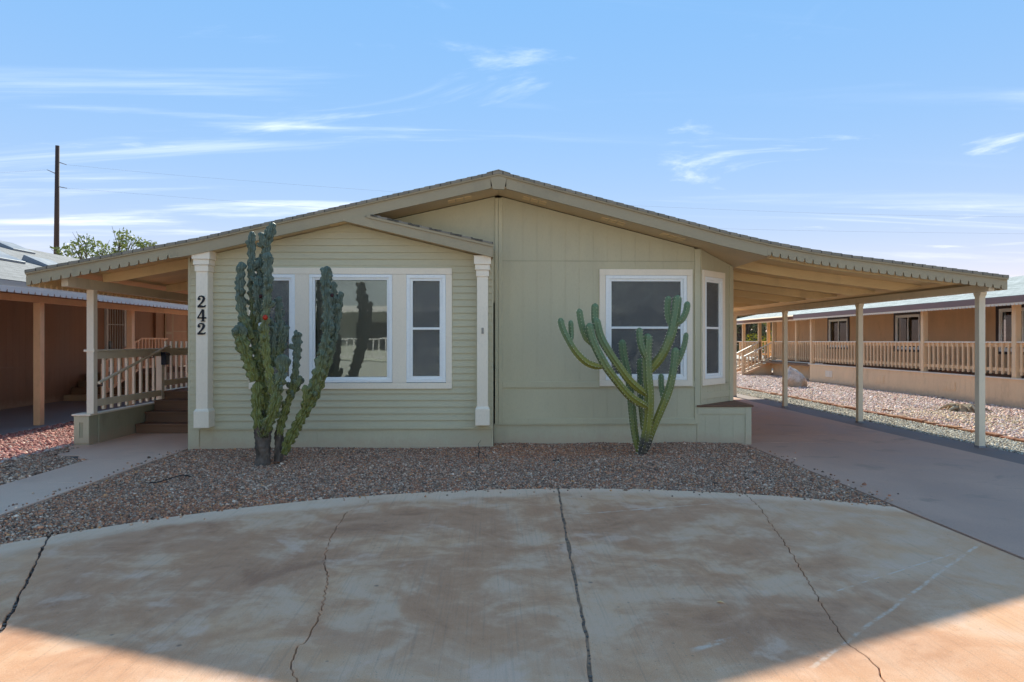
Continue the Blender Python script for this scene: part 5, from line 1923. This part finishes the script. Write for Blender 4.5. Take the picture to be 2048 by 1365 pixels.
skirt_r(SX, SY0, SY1, 0.63)
skirt_r(SX + 0.55, SY1, 29.6, 0.63)
MB().box(SX - 0.0, SX + 0.55, SY1 - 0.03, SY1, -0.05, 0.63).build('skirt_panel', 'r_tan', nrh)
MB().box(SX - 0.018, SX - 0.001, 21.9, SY1, 0.05, 0.12).build('skirt_trim', 'r_tan', nrh)
MB().box(SX - 0.03, SX + 0.12, SY0, SY1 + 0.03, 0.631, 0.665).build('ledge_cap', 'r_rail_top', nrh, bev=0.004)
MB().box(SX + 0.52, SX + 0.67, SY1 + 0.031, 29.6, 0.631, 0.665).build('ledge_cap', 'r_rail_top', nrh, bev=0.004)
MB().box(SX + 0.02, 13.65, SY0, 33.5, 0.56, 0.63).build('porch_deck', 'n_step', nrh)
# vents in the skirt
for y in (23.52, 20.4, 17.24):
    vv = MB().box(SX - 0.012, SX - 0.001, y - 0.24, y + 0.24, 0.24, 0.46).build('skirt_vent', 'r_tan' if y < 22 else 'r_rail_top', nrh)
    for k in (-1, 0, 1):
        MB().box(SX - 0.016, SX - 0.0125, y + k * 0.155 - 0.065, y + k * 0.155 + 0.065, 0.26, 0.44).build('vent_slot', 'r_rail_top' if y > 22 else 'r_tan', vv)
# wall and windows
HX = 13.62
MH = Matrix.Translation((HX, 33.0, 0)) @ Matrix.Rotation(math.radians(-90), 4, 'Z')      # u runs towards the camera
wins = [(26.5, 1.45, 1.25, 2.36, 'v'), (22.0, 1.3, 1.22, 2.36, 'v'), (17.15, 1.6, 1.22, 2.36, 'v'), (13.0, 1.4, 1.22, 2.36, 'v')]
ivals = []
for yc, w, za, zb, hung in wins:
    u = 33.0 - yc
    ivals.append((u - w / 2, u + w / 2, za, zb, hung))
cur = 0.6
for (a, b, za, zb, hung) in ivals:
    grooved('wall_panel', cur, a - 0.02, 0.6, 2.75, 0, nrh, 'r_wall', M=MH)
    grooved('wall_panel', a - 0.02, b + 0.02, 0.6, za + 0.02, 0, nrh, 'r_wall', M=MH)
    grooved('wall_panel', a - 0.02, b + 0.02, zb - 0.02, 2.75, 0, nrh, 'r_wall', M=MH)
    cur = b + 0.02
    for (p, q, c, d) in ((a - 0.12, b + 0.12, zb, zb + 0.09), (a - 0.12, b + 0.12, za - 0.07, za), (a - 0.12, a, za, zb), (b, b + 0.12, za, zb)):
        MB().box(p, q, -0.025, 0.015, c + 0.0005, d - 0.0005, MH).build('window_trim', 'r_brown', nrh)
    window(nrh, a, b, za, zb, MH, hung, fw=0.055, screen=False, glass='glass_dark', blind=False, mat='white', sub=0.03)
grooved('wall_panel', cur, 33 - SY0, 0.6, 2.75, 0, nrh, 'r_wall', M=MH)
MB().box(HX, 20.5, 32.36, 32.42, 0, 2.7).build('rear_wall', 'r_wall', nrh)
MB().box(HX, 20.5, SY0, SY0 + 0.05, 0, 2.7).build('front_wall', 'r_wall', nrh)
# posts
py_ = [15.07, 18.36, 21.62, 24.9, 11.8]
pr = None
ZBR = 2.42
for y in py_:
    if pr is None:
        pr = MB().box(SX + 0.0, SX + 0.14, y - 0.06, y + 0.06, 0.666, ZBR).build('porch_post', 'r_tan', nrh, bev=0.006)
        y_0 = y
    else:
        instance(pr, nrh, (0, y - y_0, 0))
for y in (27.3, 29.6, 31.2, 33.2):
    instance(pr, nrh, (0.52, y - y_0, 0))
for y in (31.3, 33.2):
    instance(pr, nrh, (1.75, y - y_0, 0))
# railing
MB().box(SX + 0.02, SX + 0.12, SY0, SY1, 1.455, 1.49).build('rail_cap', 'r_rail_top', nrh)
MB().box(SX + 0.08, SX + 0.115, SY0, SY1, 1.36, 1.454).build('top_rail', 'r_tan', nrh)
MB().box(SX + 0.08, SX + 0.115, SY0, SY1, 0.80, 0.88).build('bottom_rail', 'r_tan', nrh)
MB().box(SX + 0.57, SX + 0.67, SY1 + 0.05, 29.6, 1.455, 1.49).build('rail_cap', 'r_rail_top', nrh)
MB().box(SX + 0.60, SX + 0.64, SY1 + 0.05, 29.6, 0.80, 0.88).build('bottom_rail', 'r_tan', nrh)
MB().box(SX + 0.60, SX + 0.64, SY1 + 0.05, 29.6, 1.36, 1.454).build('top_rail', 'r_tan', nrh)
br = None
y = SY0 + 0.1
while y < 29.5:
    xo = 0 if y < SY1 - 0.05 else 0.52
    if br is None:
        br = MB().box(SX + 0.038, SX + 0.078, y - 0.02, y + 0.02, 0.73, 1.45).build('baluster', 'r_tan', nrh)
        y_0 = y
    else:
        instance(br, nrh, (xo, y - y_0, 0))
    y += 0.19
# end porch railing beyond the stairs
MB().box(SX + 0.57, SX + 0.67, 31.3, 34.0, 1.455, 1.49).build('rail_cap', 'r_rail_top', nrh)
MB().box(SX + 0.60, SX + 0.64, 31.3, 34.0, 0.80, 0.88).build('bottom_rail', 'r_tan', nrh)
MB().box(SX + 0.5, 14.2, 33.9, 33.95, 1.44, 1.49).build('rail_cap', 'r_rail_top', nrh)
MB().box(SX + 0.5, 14.2, 33.9, 33.94, 0.80, 0.88).build('bottom_rail', 'r_tan', nrh)
for k in range(13):
    instance(br, nrh, (0.55, 31.4 + k * 0.19 - y_0, 0))
brx = None
for k in range(12):
    instance(br, nrh, (0.6 + k * 0.16, 33.93 - y_0, 0))
skirt_r(SX + 0.55, 31.3, 34.0, 0.63)
# stairs going down towards the left
for k in range(4):
    x1 = SX + 0.55 - 0.29 * k
    MB().box(x1 - 0.31, x1, 29.75, 31.15, 0.0 if k == 3 else 0.46 - 0.155 * k - 0.03, 0.475 - 0.155 * k).build('step', 'r_tan', nrh, bev=0.004)
for yy_ in (29.68, 31.2):
    a, b = Vector((SX + 0.6, yy_, 1.47)), Vector((SX - 0.75, yy_, 0.80))
    MB().bar(a, b, 0.10, 0.035).build('stair_rail_cap', 'r_rail_top', nrh)
    a2, b2 = a - Vector((0, 0, 0.66)), b - Vector((0, 0, 0.62))
    MB().bar(a2, b2, 0.04, 0.07).build('stair_bottom_rail', 'r_rail_top', nrh)
    MB().bar((SX + 0.6, yy_, 0.60), (SX - 0.85, yy_, -0.03), 0.03, 0.12).build('stringer', 'n_orange', nrh)
    for k in range(9):
        q = a.lerp(b, (k + 0.5) / 9)
        MB().box(q.x - 0.02, q.x + 0.02, yy_ - 0.05, yy_ - 0.01, q.z - 0.72, q.z - 0.02).build('stair_baluster', 'r_tan', nrh)
    MB().box(SX - 0.80, SX - 0.71, yy_ - 0.05, yy_ + 0.05, -0.02, 0.84).build('stair_post', 'r_tan', nrh)
    MB().box(SX + 0.53, SX + 0.65, yy_ - 0.06, yy_ + 0.06, 0.3, 1.46).build('stair_post', 'r_tan', nrh)
MB().prism([(SX + 0.54, 0.0), (SX - 0.85, 0.0), (SX - 0.6, 0.05), (SX + 0.54, 0.55)], 29.71, 29.74, 'xz').build('stair_side', 'r_tan', nrh)
# roof, eave and scallops
EX, EZ = 11.42, 2.50
RGX, RGZ = 17.2, 3.62
nrr = MB().prism([(EX, EZ), (RGX, RGZ), (RGX, RGZ - 0.1), (EX, EZ - 0.04)], SY0 - 1.0, 25.6, 'xz')
nrr.build('roof', 'roof_right', nrh, uv=lambda c: (c[1], math.hypot(c[0] - EX, c[2] - EZ)))
MB().prism([(EX + 0.52, EZ + 0.02), (RGX, RGZ - 0.015), (RGX, RGZ - 0.1), (EX + 0.52, EZ - 0.03)], 25.601, 34.6, 'xz').build('roof', 'roof_right', nrh, uv=lambda c: (c[1], math.hypot(c[0] - EX, c[2] - EZ)))
MB().prism([(RGX, RGZ), (22.8, EZ), (22.8, EZ - 0.05), (RGX, RGZ - 0.1)], SY0 - 1, 34.6, 'xz').build('roof', 'roof_right', nrh, uv=lambda c: (c[1], c[0]))
MB().box(EX - 0.006, EX + 0.022, SY0 - 1.0, 25.62, 2.345, EZ - 0.012).build('eave_board', 'r_fascia', nrh)
eave_scallop(EX + 0.0, 2.36, 2.29, SY0 - 1.0, 25.6, nrh, 'r_rail_top', 'scalloped_board', thick=0.014, pitch=0.12, depth=0.035, half=0.02)
MB().box(EX + 0.51, EX + 0.54, 25.63, 34.6, 2.36, EZ + 0.005).build('eave_board', 'r_fascia', nrh)
eave_scallop(EX + 0.515, 2.375, 2.30, 25.63, 34.6, nrh, 'r_rail_top', 'scalloped_board', thick=0.014, pitch=0.12, depth=0.035, half=0.02)
MB().prism([(EX + 0.03, 2.45), (HX, 2.78), (HX, 2.76), (EX + 0.03, 2.43)], SY0, 32.3, 'xz').build('porch_ceiling', 'r_wall', nrh)
MB().box(SX + 0.02, SX + 0.12, SY0, 25.2, 2.33, 2.44).build('beam', 'r_tan', nrh)
MB().box(SX + 0.54, SX + 0.64, 25.63, 34, 2.33, 2.44).build('beam', 'r_tan', nrh)

# boulder
bcen = gnd(1598, 776, -0.01)
bm = bmesh.new()
bmesh.ops.create_icosphere(bm, subdivisions=4, radius=1.0)
planes = [(Vector((0.55, -0.35, 0.75)), 0.62), (Vector((-0.85, -0.15, 0.45)), 0.66), (Vector((-0.15, -0.92, 0.2)), 0.62), (Vector((0.9, -0.2, 0.25)), 0.80),
          (Vector((-0.3, 0.6, 0.7)), 0.7), (Vector((0.1, 0.95, 0.1)), 0.7), (Vector((-0.7, -0.7, -0.05)), 0.78), (Vector((0.5, -0.8, -0.1)), 0.8)]
for v in bm.verts:
    p = v.co.copy()
    for nrm, d in planes:
        nrm = nrm.normalized()
        e = p.dot(nrm) - d
        if e > 0:
            p -= nrm * e * 0.95
    p += p.normalized() * (0.05 * mnoise.noise(p * 2.3) + 0.025 * mnoise.noise(p * 6))
    zf = (p.z + 0.55)
    v.co = Vector((p.x * 0.42 - 0.10 * max(0, p.z), p.y * 0.38, max(zf * 0.455, -0.05)))
me = bpy.data.meshes.new('boulder')
bm.to_mesh(me)
bm.free()
me.materials.append(MATS['rock'])
bo_ = bpy.data.objects.new('boulder', me)
COL.objects.link(bo_)
bo_.location = bcen + Vector((0, 0.3, 0))
tag(bo_, 'pale grey and tan angular boulder standing on the pink gravel', 'boulder')

# old stump with roots
scen = gnd(1930, 822, 0.0)
stm = thing('tree_stump', 'weathered tree stump with splayed roots in the pink gravel', 'stump', scen)
r = random.Random(3)
sm = MB()
ring = []
for k in range(22):
    a = 2 * math.pi * k / 22
    rad = 0.23 * (1 + 0.3 * math.sin(3 * a + 1) + 0.15 * r.uniform(-1, 1))
    ring.append((rad * math.cos(a) * 1.35, rad * math.sin(a)))
for i, (sc, z) in enumerate(((1.2, -0.03), (1.0, 0.05), (0.92, 0.10), (0.86, 0.13))):
    for x, y in ring:
        sm.v.append((scen.x + x * sc, scen.y + y * sc, z + (0.03 * r.uniform(-1, 1) if i == 3 else 0)))
for i in range(3):
    for k in range(22):
        sm.f.append((i * 22 + k, i * 22 + (k + 1) % 22, (i + 1) * 22 + (k + 1) % 22, (i + 1) * 22 + k))
sm.f.append(tuple(range(66, 88)))
paint('dead_wood', (0.36, 0.25, 0.15), 0.9, 0.4, 6, (1, 1, 3), 0.6, 30, (0.10, 0.06, 0.04), 0.7)
paint('dead_wood_pale', (0.52, 0.42, 0.28), 0.9, 0.25, 6, (1, 1, 3), 0.5, 30)
sm.build('stump', 'dead_wood', stm)
for k in range(9):
    a = 2 * math.pi * k / 9 + r.uniform(-0.3, 0.3)
    d = Vector((math.cos(a), math.sin(a) * 0.8, 0))
    l_ = r.uniform(0.18, 0.4)
    q = scen + d * 0.2 + Vector((0, 0, 0.07))
    MB().tube([q, q + d * l_ * 0.4 + Vector((0, 0, r.uniform(0, 0.06))), q + d * l_ * 0.8 + Vector((0, 0, -0.03)), q + d * l_ * 1.1 + Vector((0.05, 0, -0.09))],
              [0.04, 0.03, 0.02, 0.01], 7).build('root', 'dead_wood_pale' if k % 2 else 'dead_wood', stm)
bp_ = gnd(1780, 823, 0.0)
bk = bpy.data.objects.new('loose_brick', proto_b.data)
COL.objects.link(bk)
bk.location = (bp_.x, bp_.y, -0.012)
bk.rotation_euler = (0.1, 0.05, 1.3)
tag(bk, 'single rust red brick lying loose on the pink gravel', 'brick')

# ------------------------------------------------------------------ utility pole and wires
YP = 70.0
pb = at(111, 682.5, YP)
ptop = at(115, 292, YP)
pole = thing('utility_pole', 'tall brown wooden utility pole behind the left house', 'pole', (pb.x, YP, 0))
MB().tube([(pb.x, YP, 0), (ptop.x, YP, ptop.z)], [0.30, 0.19], 14).build('pole', 'pole_wood', pole, smooth=True)
for (xa, ya, xb, yb) in ((118, 325, 133, 330), (110, 347, 94, 340), (118, 374, 134, 377)):
    a, b = at(xa, ya, YP), at(xb, yb, YP)
    MB().tube([a, b], [0.05, 0.035], 8).build('insulator_arm', 'steel', pole)


def wire(pts_px, label, Y0=70):
    pts = [at(x, y, Y0) for x, y in pts_px]
    o = MB().tube(catmull(pts, 8), 0.006, 5).build('power_line', 'steel')
    tag(o, label, 'power line', 'power lines across the sky')
    return o


wire([(133, 330), (320, 348), (505, 363), (690, 377), (1000, 398), (1480, 421), (1860, 432), (2300, 436)], 'uppermost power line leaving the pole to the right')
wire([(94, 340), (0, 346), (-300, 362)], 'short power line leaving the pole to the left')
wire([(134, 377), (300, 390), (545, 409), (690, 419), (1000, 440), (1490, 459), (2048, 468), (2400, 470)], 'lowest power line crossing the sky behind the roof')


# ------------------------------------------------------------------ trees
def leaf_cloud(name, mat, parent, clusters, leaf, per, seed, flat=1.0):
    r = np.random.default_rng(seed)
    V, F, T = [], [], []
    n = 0
    o_ = off(parent)
    for (c, rad) in clusters:
        k = int(per * (rad ** 2) / 0.25)
        d = r.normal(size=(k, 3))
        d /= np.linalg.norm(d, axis=1, keepdims=True)
        rr = rad * r.uniform(0.25, 1.0, (k, 1)) ** 0.6
        p = np.array(c)[None] + d * rr * np.array([1, 1, 0.75 * flat])
        for q in p:
            a = r.normal(size=3)
            a /= np.linalg.norm(a)
            b = np.cross(a, r.normal(size=3))
            b /= np.linalg.norm(b)
            l = leaf * r.uniform(0.6, 1.4)
            V += [q - a * l, q + b * l * 0.42, q + a * l, q - b * l * 0.42]
            F.append((n, n + 1, n + 2, n + 3))
            T += [r.uniform(0.55, 1.3)] * 4
            n += 4
    me = bpy.data.meshes.new(name)
    me.from_pydata([tuple(np.array(v) - np.array(o_)) for v in V], [], F)
    ca = me.attributes.new('tone', 'FLOAT_COLOR', 'POINT')
    ca.data.foreach_set('color', np.array([[t, t, t, 1] for t in T], np.float32).ravel())
    me.materials.append(MATS[mat])
    o = bpy.data.objects.new(name, me)
    COL.objects.link(o)
    o.parent = parent
    return o


def tree(label, loc, clusters, mat, leaf, per, seed, trunk_r=0.16, group=None, name='tree', cat='tree'):
    t = thing(name, label, cat, loc, group)
    r = random.Random(seed)
    m = MB()
    loc = Vector(loc)
    cz = sum(c[0][2] for c in clusters) / len(clusters)
    fork = loc + Vector((0, 0, cz * 0.45))
    m.tube([loc - Vector((0, 0, 0.1)), loc + Vector((r.uniform(-.1, .1), 0, cz * 0.2)), fork], [trunk_r, trunk_r * 0.8, trunk_r * 0.65], 9)
    for c, rad in clusters:
        c = Vector(c)
        md = fork.lerp(c, 0.5) + Vector((r.uniform(-.2, .2), r.uniform(-.2, .2), r.uniform(0, .25)))
        m.tube([fork - Vector((0, 0, 0.1)), md, c], [trunk_r * 0.5, trunk_r * 0.28, trunk_r * 0.1], 6)
        for _ in range(4):
            e = c + Vector((r.uniform(-1, 1), r.uniform(-1, 1), r.uniform(-0.4, 1))) * rad * 0.9
            m.tube([md.lerp(c, 0.6), e], [trunk_r * 0.12, trunk_r * 0.04], 5)
    m.build('trunk', 'bark', t, smooth=True)
    leaf_cloud('crown', mat, t, clusters, leaf, per, seed)
    return t


YT = 34.0
TL = lambda x, y, dy=0: tuple(at(x, y, YT + dy))
cl_l = [(TL(150, 497), .55), (TL(170, 483), .5), (TL(195, 500), .6), (TL(218, 510), .6), (TL(245, 470), .45), (TL(262, 485), .5), (TL(285, 490), .42), (TL(300, 492), .38), (TL(243, 497), .5),
        (TL(130, 508), .4), (TL(110, 498), .22), (TL(180, 520, 1), .8), (TL(240, 520, 1), .8), (TL(210, 545, 1), 1.0), (TL(160, 545), .9), (TL(270, 525), .7)]
tree('leafy light green tree rising behind the left neighbour\'s roof', (TL(205, 600)[0], YT, 0), cl_l, 'leaf_light', 0.10, 85, 5, 0.17)


def bush(label, cx_, Y, zc, spread, hz, n, mat, leaf, per, seed, tr=0.1, name='tree', cat='tree'):
    r = random.Random(seed)
    cl = []
    for _ in range(n):
        cl.append(((cx_ + r.uniform(-spread, spread), Y + r.uniform(-spread, spread) * 0.6, zc + r.uniform(-hz, hz)), r.uniform(0.4, 0.75)))
    return tree(label, (cx_, Y, 0), cl, mat, leaf, per, seed, tr, name=name, cat=cat)


bush('grey green mesquite tree seen through the far end of the right porch', ax(1490, 44), 44, 2.9, 1.6, 1.4, 44, 'leaf_grey', 0.12, 60, 21, 0.16)
bush('dark green tree behind the yellow bush beyond the right porch', ax(1530, 50), 50, 3.2, 2.2, 1.6, 52, 'leaf_dark', 0.12, 60, 22, 0.18)
bush('bright yellow flowering bush beyond the end of the right porch', ax(1532, 40), 40, 1.35, 1.0, 0.75, 16, 'leaf_yellow', 0.07, 52, 23, 0.06, 'flowering_bush', 'bush')
bush('sparse yellow green tree at the far end of the right house', ax(1556, 43), 43, 2.3, 0.9, 1.4, 12, 'leaf_yellow', 0.08, 34, 24, 0.09)
bush('pale grey green tree just visible beside the carport wall', ax(1462, 47), 47, 2.4, 1.5, 1.6, 36, 'leaf_grey', 0.12, 60, 25, 0.13)

bush('broad mesquite tree standing far behind the carport', ax(1440, 52), 52, 2.8, 2.4, 1.8, 34, 'leaf_grey', 0.13, 50, 26, 0.16)
bush('dark evergreen far behind the carport, left of the mesquite', 7.5, 58, 3.0, 2.6, 1.9, 34, 'leaf_dark', 0.13, 50, 27, 0.18)

# ------------------------------------------------------------------ house across the street, mirrored in the window panes
op = thing('house_across_street', 'pale green house across the street mirrored in the window panes', 'house', (0, -9.6, 0))
MB().box(-14, 14, -10.0, -9.9, 0.0, 3.0).build('wall', 'pale_green', op)
MB().prism([(-7.6, 2.86), (-13.5, 4.9), (-19.0, 2.86), (-19.0, 2.8), (-13.5, 4.8), (-7.6, 2.80)], -14.5, 14.5, 'yz').build('roof', 'pale_green', op)
mso = MB()
low = [(-14.5, 2.62)]
c = -14.4
while c < 14.4:
    low += [(c - 0.03, 2.62), (c - 0.005, 2.68), (c + 0.005, 2.68), (c + 0.03, 2.62)]
    c += 0.2
low += [(14.5, 2.62), (14.5, 2.84), (-14.5, 2.84)]
mso.prism(low, -7.6, -7.57, 'xz').build('scalloped_board', 'white', op)
for k in range(9):
    x = -13 + k * 3.25
    MB().box(x - 0.06, x + 0.06, -7.85, -7.73, 0, 2.62).build('porch_post', 'white', op)
MB().box(-14, 14, -7.84, -7.76, 1.55, 1.60).build('rail_cap', 'white', op)
MB().box(-14, 14, -7.82, -7.78, 0.85, 0.92).build('bottom_rail', 'white', op)
b_ = None
for k in range(110):
    x = -13.9 + k * 0.25
    if b_ is None:
        b_ = MB().box(x - 0.02, x + 0.02, -7.82, -7.78, 0.85, 1.55).build('baluster', 'white', op)
        x_0 = x
    else:
        instance(b_, op, (x - x_0, 0, 0))
MB().box(-14, 14, -9.9, -7.7, 0.0, 0.7).build('porch_deck', 'pale_green', op)
for x in (-9, -5, 3.2, 8.5):
    MB().box(x - 0.7, x + 0.7, -9.9, -9.86, 1.1, 2.3).build('window', 'dark_room', op)
